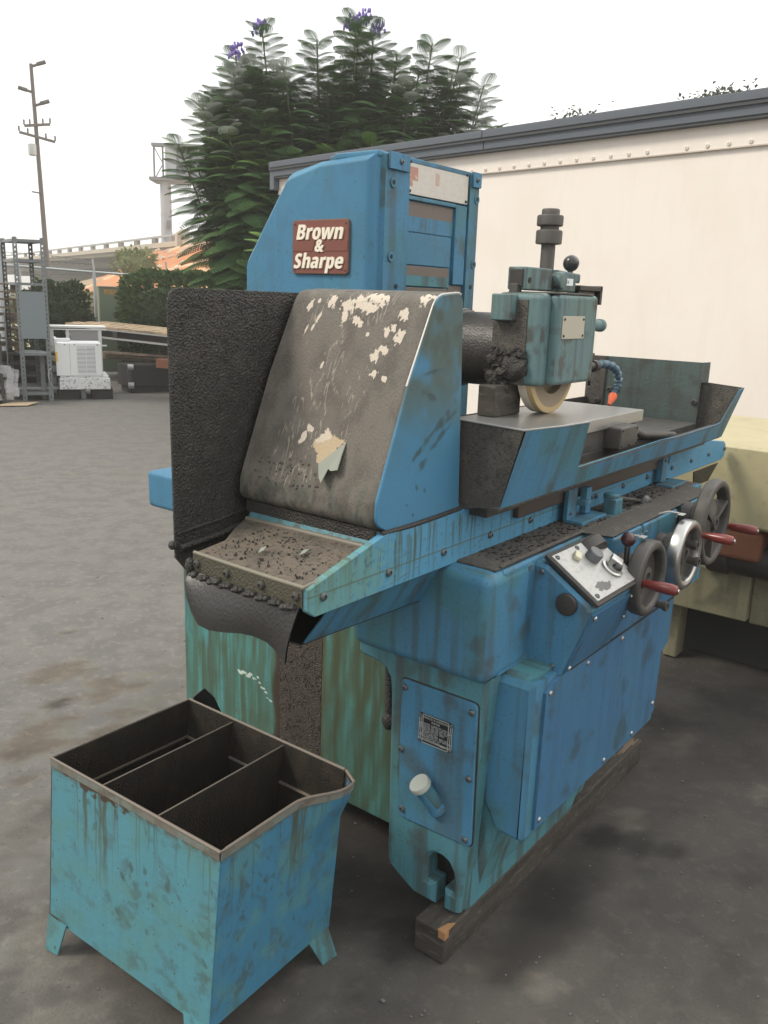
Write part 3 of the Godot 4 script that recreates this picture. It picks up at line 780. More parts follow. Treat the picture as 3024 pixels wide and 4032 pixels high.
	for i in noz.size() - 1:
		var d: Vector3 = (noz[i + 1] - noz[i])
		lathe(s, noz[i], d, [.006, 0, .0105, .002, .0125, d.length() * .35, .0085, d.length() * .6, .0085, d.length() * .8, .0145, d.length() * .98, .006, d.length()], 12)
	part("nozzle_hose", s, M.hose, g, 40)
	s = Soup.new(); lathe(s, Vector3(2.662, 1.271, -1.120), Vector3(-.66, -.72, 0), [0, 0, .0135, 0, .0145, .010, .005, .042, .003, .042, 0, .03], 14); part("nozzle_tip", s, M.orange, g)
	# --- table, chuck and splash tray
	s = Soup.new(); box(s, Vector3(1.64, 1.10, -1.22), Vector3(3.02, 1.165, -.955), .004); part("table", s, M.iron, g)
	s = Soup.new(); box(s, Vector3(1.66, 1.162, -1.205), Vector3(2.455, 1.222, -.955), .004); part("chuck", s, M.iron, g)
	s = Soup.new(); box(s, Vector3(1.650, 1.221, -1.215), Vector3(2.482, 1.255, -.945), .002); part("chuck_plate", s, M.chuck_top, g)
	s = Soup.new(); box(s, Vector3(2.232, 1.165, -.958), Vector3(2.352, 1.227, -.905), .006, 2); var jb := part("junction_box", s, M.iron, g)
	bolts([Vector3(2.242, 1.218, -.905), Vector3(2.342, 1.218, -.905), Vector3(2.242, 1.175, -.905), Vector3(2.342, 1.175, -.905), Vector3(2.292, 1.175, -.905)], Vector3(0, 0, 1), .003, M.hole, jb)
	s = Soup.new(); tube(s, [Vector3(2.35, 1.20, -.93), Vector3(2.40, 1.20, -.935), Vector3(2.50, 1.175, -.95), Vector3(2.72, 1.155, -.93)], .012, 10); cyl(s, Vector3(2.352, 1.20, -.93), Vector3(2.375, 1.20, -.93), .018, 6); part("conduit", s, M.iron, g)
	s = Soup.new(); slab(s, [Vector3(1.56, 1.300, -.99), Vector3(1.56, 1.102, -.99), Vector3(1.56, 1.124, -.887), Vector3(1.56, 1.294, -.838)], .003); slab(s, [Vector3(1.56, 1.30, -1.38), Vector3(1.56, 1.10, -1.38), Vector3(1.56, 1.10, -.99), Vector3(1.56, 1.30, -.99)], .003); part("tray_end", s, M.sludge, g)
	s = Soup.new()
	var fz := func(x: float, y: float) -> Vector3: return Vector3(x, y, -.887 + (y - 1.118) / .174 * .048)
	slab(s, [fz.call(1.56, 1.120), fz.call(3.095, 1.116), fz.call(3.120, 1.290), fz.call(3.075, 1.285), fz.call(3.005, 1.176), fz.call(2.95, 1.172), fz.call(2.60, 1.170), fz.call(2.45, 1.176), fz.call(2.2, 1.171), fz.call(1.905, 1.167), fz.call(1.878, 1.282), fz.call(1.74, 1.286), fz.call(1.56, 1.293)], .003)
	part("tray_front", s, M.blue, g, 30, [], 1.0)
	s = Soup.new(); slab(s, [fz.call(1.92, 1.165), fz.call(3.0, 1.172), fz.call(3.0, 1.172) + Vector3(0, -.006, -.03), fz.call(1.92, 1.165) + Vector3(0, -.006, -.03)], .003); part("tray_lip", s, M.sludge, g)
	s = Soup.new(); tube(s, [Vector3(1.557, 1.301, -.995), Vector3(1.557, 1.296, -.84), fz.call(1.74, 1.288), fz.call(1.876, 1.285)], .0022, 6); part("tray_bead", s, M.steel_grey, g)
	s = Soup.new(); box(s, Vector3(1.563, 1.112, -1.386), Vector3(3.088, 1.117, -.893)); part("tray_floor", s, M.sludge, g)
	s = Soup.new(); box(s, Vector3(1.60, 1.09, -1.394), Vector3(3.09, 1.215, -1.388)); part("tray_back", s, M.crust, g)
	s = Soup.new(); slab(s, [Vector3(3.09, 1.10, -1.39), Vector3(3.09, 1.116, -.888), Vector3(3.115, 1.291, -.838), Vector3(3.10, 1.302, -.985), Vector3(3.09, 1.302, -1.39)], .003); part("tray_end", s, M.sludge, g)
	s = Soup.new(); slab(s, [Vector3(3.06, 1.11, -.972), Vector3(3.06, 1.370, -.972), Vector3(3.06, 1.370, -1.385), Vector3(3.06, 1.11, -1.385)].map(func(v): return v), .004); slab(s, [Vector3(3.061, 1.30, -.972), Vector3(3.10, 1.30, -.958), Vector3(3.10, 1.371, -.958), Vector3(3.061, 1.370, -.972)], .003); part("end_splash_guard", s, mat("film_green", worn_paint(C(.075, .105, .100), C(.06, .06, .05), C(.05, .045, .036), 401, .4, .5, .3).tex(), .5, 0, M.sludge.heightmap_texture, .06, 1.2), g)
	s = Soup.new()
	for k in 4: box(s, Vector3(3.05, 1.255 + k * .034, -1.392), Vector3(3.064, 1.275 + k * .034, -1.378), .002)
	box(s, Vector3(3.05, 1.19, -1.40), Vector3(3.064, 1.37, -1.325), .002)
	part("hook_plate", s, M.sludge, g)
	bolts([Vector3(3.058, 1.232, -.985), Vector3(3.048, 1.205, -1.345), Vector3(3.048, 1.25, -1.30)], Vector3(-1, 0, 0), .012, M.iron, g)
	# under-table rail and brackets
	s = Soup.new(); box(s, Vector3(1.78, 1.044, -.978), Vector3(2.78, 1.086, -.960), .003); part("rack_bar", s, mat("rack_brown", C(.045, .032, .028), .5), g)
	s = Soup.new(); box(s, Vector3(1.58, 1.088, -1.30), Vector3(3.05, 1.111, -.93)); part("table_skirt", s, M.iron_dark, g)
	s = Soup.new(); box(s, Vector3(2.02, .995, -.958), Vector3(2.075, 1.10, -.945), .002); box(s, Vector3(2.02, .990, -.955), Vector3(2.17, 1.0, -.90), .002); box(s, Vector3(2.10, 1.005, -.95), Vector3(2.13, 1.075, -.93), .003); box(s, Vector3(2.075, 1.03, -.95), Vector3(2.11, 1.045, -.92), .002); part("stop_bracket", s, M.blue, g)
	s = Soup.new(); box(s, Vector3(2.70, 1.0, -.965), Vector3(2.745, 1.09, -.945), .002); box(s, Vector3(2.68, .985, -.955), Vector3(2.82, .996, -.90), .002); box(s, Vector3(2.78, 1.05, -.968), Vector3(2.85, 1.082, -.952), .004); part("stop_bracket", s, M.blue, g)
	bolts([Vector3(2.037, 1.085, -.945), Vector3(2.037, 1.015, -.945), Vector3(2.72, 1.07, -.945), Vector3(2.20, 1.02, -.976), Vector3(2.235, 1.02, -.976)], Vector3(0, 0, 1), .006, M.bolt, g)
# ---------------------------------------------------------------- loose things by the grinder
func runner_and_block() -> void:
	org = Vector3(2.09, 0, -.952)
	var s := Soup.new()
	box(s, Vector3(1.473, 0.0, -.996), Vector3(2.70, .0895, -.908), .006, 2)
	var o := thing("timber_runner", "oily square timber lying on the asphalt under the grinder base", "timber", org)
	part("timber", s, M.wood_oily, o, 50, [], 1.2)
	s = Soup.new()
	prism(s, P2([1.474, -.930, 1.506, -.922, 1.520, -.909, 1.474, -.909]), 1, .080, .0902)
	prism(s, P2([1.4722, -.926, 1.490, -.926, 1.490, -.9072, 1.4722, -.9072]), 1, .070, .0885)
	part("fresh_split", s, mat("fresh_wood", C(.30, .16, .07), .8), o)
	s = Soup.new()
	for k in 14: box(s, Vector3(2.45 + rng.randf() * .2, .0885, -.985 + k * .005), Vector3(2.66 + rng.randf() * .03, .0915, -.982 + k * .005), .0008)
	o.get_child(0)
	var sp := part("splinters", s, M.wood_pallet, o); sp.set_meta("kind", "stuff")
	org = Vector3(2.0, 1.255, -1.16)
	o = thing("wood_block", "dark stained wood block standing on the magnetic chuck behind the grinding wheel", "wood block", org)
	s = Soup.new(); box(s, Vector3(1.945, 1.2555, -1.196), Vector3(2.085, 1.338, -1.143), .004, 2)
	part("block", s, M.wood_oily, o)

func warp(s: Soup) -> void:     # the tank leans a little on its bent feet
	for i in s.v.size():
		var p := s.v[i]
		var k := (0.5 - p.y) / .425
		s.v[i] = p + Vector3(-.019, 0, -.0235) * k

func tank() -> void:
	org = Vector3(1.14, 0, -1.39)
	var t := thing("coolant_tank", "open rectangular blue coolant tank with two dividers and a crumpled corner", "tank", org)
	var L := Vector3(.936, 0, -1.661); var B := Vector3(1.335, 0, -1.659); var Mm := Vector3(.958, 0, -1.108); var R := Vector3(1.344, 0, -1.121)
	var lo := .075; var hi := .50
	var up := func(p: Vector3, y: float) -> Vector3: return Vector3(p.x, y, p.z)
	var s: Soup
	# end wall (towards the left of the picture) and the two far walls
	s = Soup.new(); slab(s, [up.call(L, lo), up.call(Mm, lo), up.call(Mm, hi), up.call(L, hi)], .003); warp(s)
	part("end_wall", s, M.tank_end, t, 30, [up.call(L, hi), (Mm - L) / (Mm - L).length_squared(), Vector3(0, -1 / .43, 0)])
	s = Soup.new(); slab(s, [up.call(B, lo), up.call(L, lo), up.call(L, hi), up.call(B, hi)], .003); warp(s); part("back_wall", s, M.tank_inside, t, 30)
	s = Soup.new(); slab(s, [up.call(R, lo), up.call(B, lo), up.call(B, hi), up.call(R, hi)], .003); warp(s); part("end_wall", s, M.tank_inside, t, 30)
	# front wall, its far top corner pushed outward
	var bend := func(u: float, v: float) -> Vector3:
		var p := Mm.lerp(R, u)
		p.y = lerpf(lo, hi, v)
		var k := smoothstep(.55, .90, u) * (1.0 - smoothstep(.95, 1.0, u) * .95) * smoothstep(.62, 1.0, v)
		return p + Vector3(.010 * k, -.016 * k, .036 * k)
	s = Soup.new()
	var inner := Soup.new()
	for i in 24:
		for j in 10:
			var u0 := i / 24.0; var u1 := (i + 1) / 24.0; var v0 := j / 10.0; var v1 := (j + 1) / 10.0
			s.quad(bend.call(u0, v0), bend.call(u1, v0), bend.call(u1, v1), bend.call(u0, v1))
			var b := Vector3(0, 0, -.003)
			inner.quad(bend.call(u1, v0) + b, bend.call(u0, v0) + b, bend.call(u0, v1) + b, bend.call(u1, v1) + b)
	warp(s); warp(inner)
	part("front_wall", s, M.tank_front, t, 60, [up.call(Mm, hi), (R - Mm) / (R - Mm).length_squared(), Vector3(0, -1 / .43, 0)])
	part("front_lining", inner, M.tank_inside, t, 60)
	for fw: Vector3 in [L, B]:      # inner faces of the outside walls
		pass
	s = Soup.new(); slab(s, [up.call(Mm, lo) + Vector3(.0035, 0, 0), up.call(L, lo) + Vector3(.0035, 0, 0), up.call(L, hi - .001) + Vector3(.0035, 0, 0), up.call(Mm, hi - .001) + Vector3(.0035, 0, 0)], .0004); warp(s); part("end_lining", s, M.tank_inside, t, 30)
	s = Soup.new(); var ii := func(p: Vector3, y: float) -> Vector3: return Vector3(p.x, y, p.z).lerp(Vector3(1.145, y, -1.388), .012)
	slab(s, [ii.call(L, .10), ii.call(Mm, .10), ii.call(R, .10), ii.call(B, .10)], .02); warp(s); part("floor", s, M.tank_inside, t, 30)
	s = Soup.new()
	tube(s, [up.call(L, .395) + Vector3(.006, 0, .006), up.call(B, .395) + Vector3(-.006, 0, .006), up.call(R, .395) + Vector3(-.006, 0, -.006)], .004, 6)
	warp(s); part("scum_line", s, M.rim, t)
	for k in 2:
		var f: float = [.325, .655][k]
		var a := L.lerp(Mm, f); var b := B.lerp(R, f - .012)
		s = Soup.new(); slab(s, [up.call(a, .10), up.call(b, .10), up.call(b, .492), up.call(a, .497)], .003); warp(s); part("divider", s, M.tank_inside, t, 30)
		s = Soup.new(); tube(s, [up.call(a, .497), up.call(b, .492)], .0018, 5); warp(s); part("divider_edge", s, M.rim, t)
	s = Soup.new()
	var rim := [up.call(R, hi), up.call(B, hi), up.call(L, hi), up.call(Mm, hi)]
	for i in range(1, 25): rim.append(bend.call(i / 24.0, 1.0))
	tube(s, rim, .0038, 8)
	warp(s); part("rim", s, M.rim, t, 80)
	s = Soup.new()      # folded band under the rim
	for i in 24:
		var u0 := i / 24.0; var u1 := (i + 1) / 24.0
		s.quad(bend.call(u0, .955) + Vector3(0, 0, .002), bend.call(u1, .955) + Vector3(0, 0, .002), bend.call(u1, .998) + Vector3(0, 0, .0025), bend.call(u0, .998) + Vector3(0, 0, .0025))
	var e := Vector3(-.002, 0, 0)
	s.quad(up.call(L, .482) + e, up.call(Mm, .482) + e, up.call(Mm, .499) + e * 1.3, up.call(L, .499) + e * 1.3)
	warp(s); part("rim_band", s, mat("rim_band", worn_paint(C(.15, .145, .12), C(.12, .19, .18), C(.07, .05, .035), 431, .6, .6, .3, 256, 256).tex(), .6, 0, null, .1, 3.0), t, 30)
	for q in [[L, Mm, 1], [Mm, L, 1], [R, Mm, 0], [B, L, 0]]:
		var a: Vector3 = q[0]; var d: Vector3 = ((q[1] as Vector3) - a).normalized()
		s = Soup.new()
		var out := Vector3(-.010, 0, 0) if q[2] else Vector3(.012, 0, .012) * (1.0 if a == R else -1.0)
		var pts := [a + Vector3(0, .085, 0) + d * .004, a + d * .075 + Vector3(0, .085, 0), a + d * .052 + out * 1.3, a + d * .012 + out * 1.8]
		for i in 4: pts[i] += Vector3(-.0202, 0, -.025)
		slab(s, pts, .004)
		part("leg", s, M.tank_end if q[2] else M.teal, t, 30)
	s = Soup.new()
	slab(s, [Vector3(1.35, .44, -1.66), Vector3(1.42, .44, -1.63), Vector3(1.40, .49, -1.635), Vector3(1.375, .522, -1.645), Vector3(1.35, .50, -1.66)], .004)
	part("hanging_tab", s, M.black, t)

# ---------------------------------------------------------------- the yard floor
func ground() -> void:
	org = Vector3.ZERO
	var xs := PackedFloat32Array(); var zs := PackedFloat32Array()
	var x := .2
	while x < 4.2: xs.append(x); x += .028
	while x < 14.0: xs.append(x); x += .09
	var st := .2
	while x < 420.0: xs.append(x); x += st; st *= 1.35
	x = .2 - .06; st = .06
	while x > -300.0: xs.insert(0, x); x -= st; st *= 1.35
	var z := .3
	while z > -4.6: zs.append(z); z -= .028
	while z > -14.0: zs.append(z); z -= .09
	st = .2
	while z > -420.0: zs.append(z); z -= st; st *= 1.35
	z = .36; st = .06
	while z < 300.0: zs.insert(0, z); z += st; st *= 1.35
	var n1 := FastNoiseLite.new(); n1.seed = 3; n1.frequency = .35; n1.fractal_octaves = 4
	var n2 := FastNoiseLite.new(); n2.seed = 8; n2.frequency = 2.6; n2.fractal_octaves = 4
	var n3 := FastNoiseLite.new(); n3.seed = 12; n3.frequency = 7.0; n3.fractal_octaves = 3
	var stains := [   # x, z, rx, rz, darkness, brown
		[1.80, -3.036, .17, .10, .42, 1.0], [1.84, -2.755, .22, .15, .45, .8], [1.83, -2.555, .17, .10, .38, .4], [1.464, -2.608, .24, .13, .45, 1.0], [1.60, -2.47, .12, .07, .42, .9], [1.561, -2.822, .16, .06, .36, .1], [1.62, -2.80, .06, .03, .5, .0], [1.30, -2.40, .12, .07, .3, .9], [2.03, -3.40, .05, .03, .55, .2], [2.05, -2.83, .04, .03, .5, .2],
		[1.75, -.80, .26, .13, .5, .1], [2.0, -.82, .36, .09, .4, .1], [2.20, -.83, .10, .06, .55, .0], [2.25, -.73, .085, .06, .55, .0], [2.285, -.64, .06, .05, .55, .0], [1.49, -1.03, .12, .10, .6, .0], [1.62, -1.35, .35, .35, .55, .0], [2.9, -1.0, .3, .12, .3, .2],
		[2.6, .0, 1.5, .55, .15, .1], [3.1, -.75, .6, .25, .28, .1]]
	var bare := [[2.56, -3.83, .22, .12], [2.26, -3.59, .18, .12], [2.01, -2.80, .14, .09], [2.64, -3.52, .26, .10], [2.0, -2.93, .12, .09], [1.6, -2.25, .1, .08], [1.60, -.70, .06, .05], [1.56, -.84, .05, .03], [2.80, -.53, .07, .04], [2.94, -.83, .10, .05], [2.36, -.80, .07, .05], [1.15, -1.95, .12, .08], [2.9, -4.4, .4, .15], [1.1, -3.3, .2, .1], [.75, -1.45, .14, .1]]
	var vs := PackedVector3Array(); var cs := PackedColorArray(); var us := PackedVector2Array(); var ns := PackedVector3Array()
	for zz in zs:
		for xx in xs:
			var c := 1.0
			var a := n1.get_noise_2d(xx, zz); var b := n2.get_noise_2d(xx, zz)
			var col := Color(1, 1, 1)
			var y := 0.0
			if absf(xx) < 30.0 and absf(zz) < 30.0:
				c = 1.05 + a * .26
				# worn, pale patches with a ragged edge
				var d := n3.get_noise_2d(xx * .8, zz * 1.2)
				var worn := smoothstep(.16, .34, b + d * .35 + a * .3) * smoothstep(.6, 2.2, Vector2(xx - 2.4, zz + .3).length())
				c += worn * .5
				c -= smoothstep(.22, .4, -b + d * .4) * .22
				col = Color(c * 1.02, c, c * (.97 - worn * .03))
				for q in bare:
					var e0 := Vector2((xx - q[0]) / q[2], (zz - q[1]) / q[3]).length() + d * .9 + b * .5
					var k0 := (1.0 - smoothstep(.7, 1.0, e0)) * .55
					if k0 > .01: col = Color(col.r * (1 + k0), col.g * (1 + k0 * .96), col.b * (1 + k0 * .85))
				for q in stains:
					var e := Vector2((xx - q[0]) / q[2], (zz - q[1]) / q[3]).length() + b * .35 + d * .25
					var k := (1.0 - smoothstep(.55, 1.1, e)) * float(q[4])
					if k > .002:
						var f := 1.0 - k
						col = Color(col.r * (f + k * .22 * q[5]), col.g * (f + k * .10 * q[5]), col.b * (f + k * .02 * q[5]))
				var pale := lerpf(.44, 1.42, sst(-1.25, -3.1, zz + a * .8 + (xx - 1.2) * .25)) if zz < 0.0 else .44  # shade painted into the asphalt tint: dark near the machine, pale far off
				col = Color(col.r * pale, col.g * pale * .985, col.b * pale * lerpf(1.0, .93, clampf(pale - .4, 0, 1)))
				y = b * .0035 + d * .0018
				if absf(xx) > 12.0 or zz < -12.0: y = 0.0
				y -= .004
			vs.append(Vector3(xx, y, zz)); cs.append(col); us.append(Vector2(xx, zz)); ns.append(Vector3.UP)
	var w := xs.size()
	var idx := PackedInt32Array()
	for j in zs.size() - 1:
		for i in w - 1:
			var q := j * w + i
			idx.append_array(PackedInt32Array([q, q + w, q + 1, q + 1, q + w, q + w + 1]))
	var arr := []
	arr.resize(Mesh.ARRAY_MAX)
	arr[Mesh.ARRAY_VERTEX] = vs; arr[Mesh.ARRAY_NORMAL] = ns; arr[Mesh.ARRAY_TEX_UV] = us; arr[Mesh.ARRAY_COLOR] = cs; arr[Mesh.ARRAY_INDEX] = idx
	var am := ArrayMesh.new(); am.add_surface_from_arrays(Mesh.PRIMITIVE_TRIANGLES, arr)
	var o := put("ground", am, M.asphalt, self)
	o.set_meta("kind", "structure")
	# loose grit
	var s := Soup.new(); box(s, Vector3(-.5, -.3, -.5), Vector3(.5, .5, .5), .3)
	var mm := MultiMesh.new(); mm.transform_format = MultiMesh.TRANSFORM_3D; mm.mesh = build(s, 60)
	mm.instance_count = 2600
	for i in mm.instance_count:
		var p := Vector3(rng.randf_range(.4, 4.0), 0, rng.randf_range(-4.5, .2))
		var e := rng.randf_range(.0012, .0042) * (2.0 if i % 40 == 0 else 1.0)
		mm.set_instance_transform(i, Transform3D(Basis(Vector3.UP, rng.randf() * TAU).scaled(Vector3(e, e * .6, e * 1.3)), p))
	var mi := MultiMeshInstance3D.new(); mi.name = "loose_grit"; mi.multimesh = mm; mi.material_override = mat("grit", C(.12, .115, .105), .9); add_child(mi, true)
	mi.set_meta("kind", "stuff"); tag(mi, "fine loose grit scattered over the asphalt", "grit")

# ---------------------------------------------------------------- the building and the machine on the right
func building() -> void:
	org = Vector3(6.5, 0, -1.85)
	var b := thing("warehouse", "long cream walled warehouse with dark grey fascia and flat roof", "building", org, deg_to_rad(-8.5))
	var s := Soup.new(); box(s, Vector3(6.5, 0, -7.31), Vector3(6.7, 2.665, 6.0)); box(s, Vector3(6.7, 0, -7.31), Vector3(14.0, 2.9, -7.11)); box(s, Vector3(13.8, 0, -7.11), Vector3(14.0, 2.9, 6.0)); box(s, Vector3(6.7, 0, 5.8), Vector3(13.8, 2.9, 6.0))
	part("wall", s, M.wall, b)
	s = Soup.new(); box(s, Vector3(6.478, 2.655, -7.33), Vector3(6.69, 2.90, 6.0), .004); part("wall_band", s, M.wall, b)
	s = Soup.new(); box(s, Vector3(6.472, 2.648, -7.33), Vector3(6.50, 2.657, 6.0)); part("drip_edge", s, mat("drip_grey", C(.5, .44, .38), .7), b)
	var rv: Array = []
	for k in 50:
		if k != 19: rv.append(Vector3(6.478, 2.682, -5.55 + k * .158))
	bolts(rv, Vector3(-1, 0, 0), .016, M.wall, b, "rivet")
	for k in 4:
		var z0 := -7.36 + k * 3.1
		s = Soup.new(); box(s, Vector3(6.40, 2.835, z0 + .004), Vector3(6.48, 2.930, z0 + 3.096), .003); part("fascia_board", s, M.fascia, b)
		s = Soup.new(); box(s, Vector3(6.37, 2.926, z0 + .004), Vector3(6.48, 2.985, z0 + 3.096), .004); part("fascia_cap", s, M.fascia, b)
	s = Soup.new(); box(s, Vector3(6.41, 2.815, -7.35), Vector3(6.50, 2.838, 6.0)); part("soffit", s, M.fascia_dark, b)
	s = Soup.new(); box(s, Vector3(6.38, 2.90, -7.38), Vector3(14.1, 2.99, 6.05)); part("roof", s, M.fascia_dark, b)
	s = Soup.new(); box(s, Vector3(6.40, 2.70, -7.385), Vector3(14.1, 2.985, -7.31)); part("gable_fascia", s, M.fascia, b)
	# second machine, cream, close behind the grinder
	org = Vector3(3.9, 0, -.9)
	var m := thing("cream_machine", "stained cream painted machine base and hood beside the grinder by the wall", "machine", org)
	s = Soup.new(); box(s, Vector3(3.62, .275, -1.35), Vector3(4.5, .482, -.842), .008, 2); part("lower_box", s, M.cream_dull, m)
	s = Soup.new(); box(s, Vector3(3.66, .26, -.842), Vector3(4.5, .47, -.35), .008, 2); part("lower_box", s, M.cream_dull, m)
	s = Soup.new(); box(s, Vector3(3.70, 0, -1.20), Vector3(3.80, .27, -1.138), .006); part("leg", s, M.cream_dull, m)
	s = Soup.new(); box(s, Vector3(3.85, 0, -1.3), Vector3(4.6, .30, -.30)); part("undercarriage", s, M.dark_gap, m)
	s = Soup.new(); prism(s, round_poly(P2([-1.55, .72, -1.55, 1.04, -.35, 1.025, -.35, .68, -.75, .70]), .03, 3), 0, 3.50, 4.5, .012); part("hood", s, M.cream, m, 50)
	s = Soup.new(); box(s, Vector3(3.52, .56, -1.05), Vector3(4.4, .69, -.80), .025, 3); part("slide_block", s, M.rust, m)
	s = Soup.new(); cyl(s, Vector3(3.62, .555, -1.0), Vector3(3.62, .545, -.45), .075, 24, -1, .008); cyl(s, Vector3(3.62, .555, -1.02), Vector3(3.62, .553, -.93), .085, 24, -1, .008); part("roller", s, M.iron_dark, m)
	s = Soup.new(); box(s, Vector3(3.7, .45, -1.3), Vector3(4.4, .74, -.5)); part("frame", s, M.iron_dark, m)
	s = Soup.new(); box(s, Vector3(3.50, .70, -.78), Vector3(4.3, .74, -.40), .004); box(s, Vector3(3.48, .62, -.72), Vector3(4.3, .64, -.45), .003); part("rail", s, M.steel_grey, m)
	s = Soup.new(); cyl(s, Vector3(3.46, .64, -.60), Vector3(3.70, .64, -.60), .045, 18, -1, .004); part("hand_knob", s, M.iron_dark, m)

# ---------------------------------------------------------------- far side of the yard; local x runs to the right, local z towards the camera
const YT := -0.5236
func W(lx: float, y: float, d: float) -> Vector3:     # yard frame to world
	return Vector3(.866 * lx + .5 * d, y, .5 * lx - .866 * d)

func shelf() -> void:
	org = Vector3.ZERO
	var t := thing("shelving_unit", "tall grey slotted steel shelving unit with a flat panel across its front", "shelving", Vector3(6.467, 0, -11.16), YT)
	var s: Soup
	var posts := [Vector3(-.20, 0, 0), Vector3(.20, 0, 0), Vector3(-.36, 0, -.62), Vector3(.05, 0, -.62)]
	for i in 4:
		var p: Vector3 = posts[i]
		s = Soup.new()
		var sx := 1.0 if (i % 2 == 0) else -1.0
		# slotted angle: two flanges built as rails with rungs between the slots
		for fl in 2:
			var u := Vector3(sx, 0, 0) if fl == 0 else Vector3(0, 0, -1.0 if i < 2 else 1.0)
			var th := Vector3(.002, 0, .002)
			for e in [[0.0, .022], [.036, .058]]:
				var a: Vector3 = p + u * e[0]; var b: Vector3 = p + u * e[1] + Vector3(0, 2.19, 0)
				box(s, Vector3(minf(a.x, b.x), 0, minf(a.z, b.z)) - Vector3(th.x * fl, 0, th.z * (1 - fl)), Vector3(maxf(a.x, b.x), 2.19, maxf(a.z, b.z)) + Vector3(th.x * fl, 0, th.z * (1 - fl)))
			for k in 37:
				var y := k * .06
				var a: Vector3 = p + u * .022; var b: Vector3 = p + u * .036
				box(s, Vector3(minf(a.x, b.x), y, minf(a.z, b.z)) - Vector3(th.x * fl, 0, th.z * (1 - fl)) * .9, Vector3(maxf(a.x, b.x), y + .034, maxf(a.z, b.z)) + Vector3(th.x * fl, 0, th.z * (1 - fl)) * .9)
		part("post", s, M.shelf_grey, t, 0.0)
	for y: float in [2.165, 1.905, 1.60, .66, .115]:
		s = Soup.new()
		prism(s, P2([-.20, 0.0, .20, 0.0, .05, -.62, -.36, -.62]), 1, y - .035, y)
		part("shelf", s, M.shelf_grey, t, 0.0)
	s = Soup.new(); box(s, Vector3(-.165, .855, .004), Vector3(.165, 1.485, .010)); part("front_panel", s, M.panel_grey, t)
	s = Soup.new(); box(s, Vector3(-.37, .30, -.60), Vector3(-.358, 1.2, -.05)); part("side_sheet", s, M.shelf_grey, t)
	s = Soup.new(); tube(s, [Vector3(.19, .45, .01), Vector3(.16, .42, .03), Vector3(.15, .34, .04), Vector3(.165, .25, .03), Vector3(.20, .19, .01)], .008, 6); part("hose_loop", s, M.steel_grey, t)

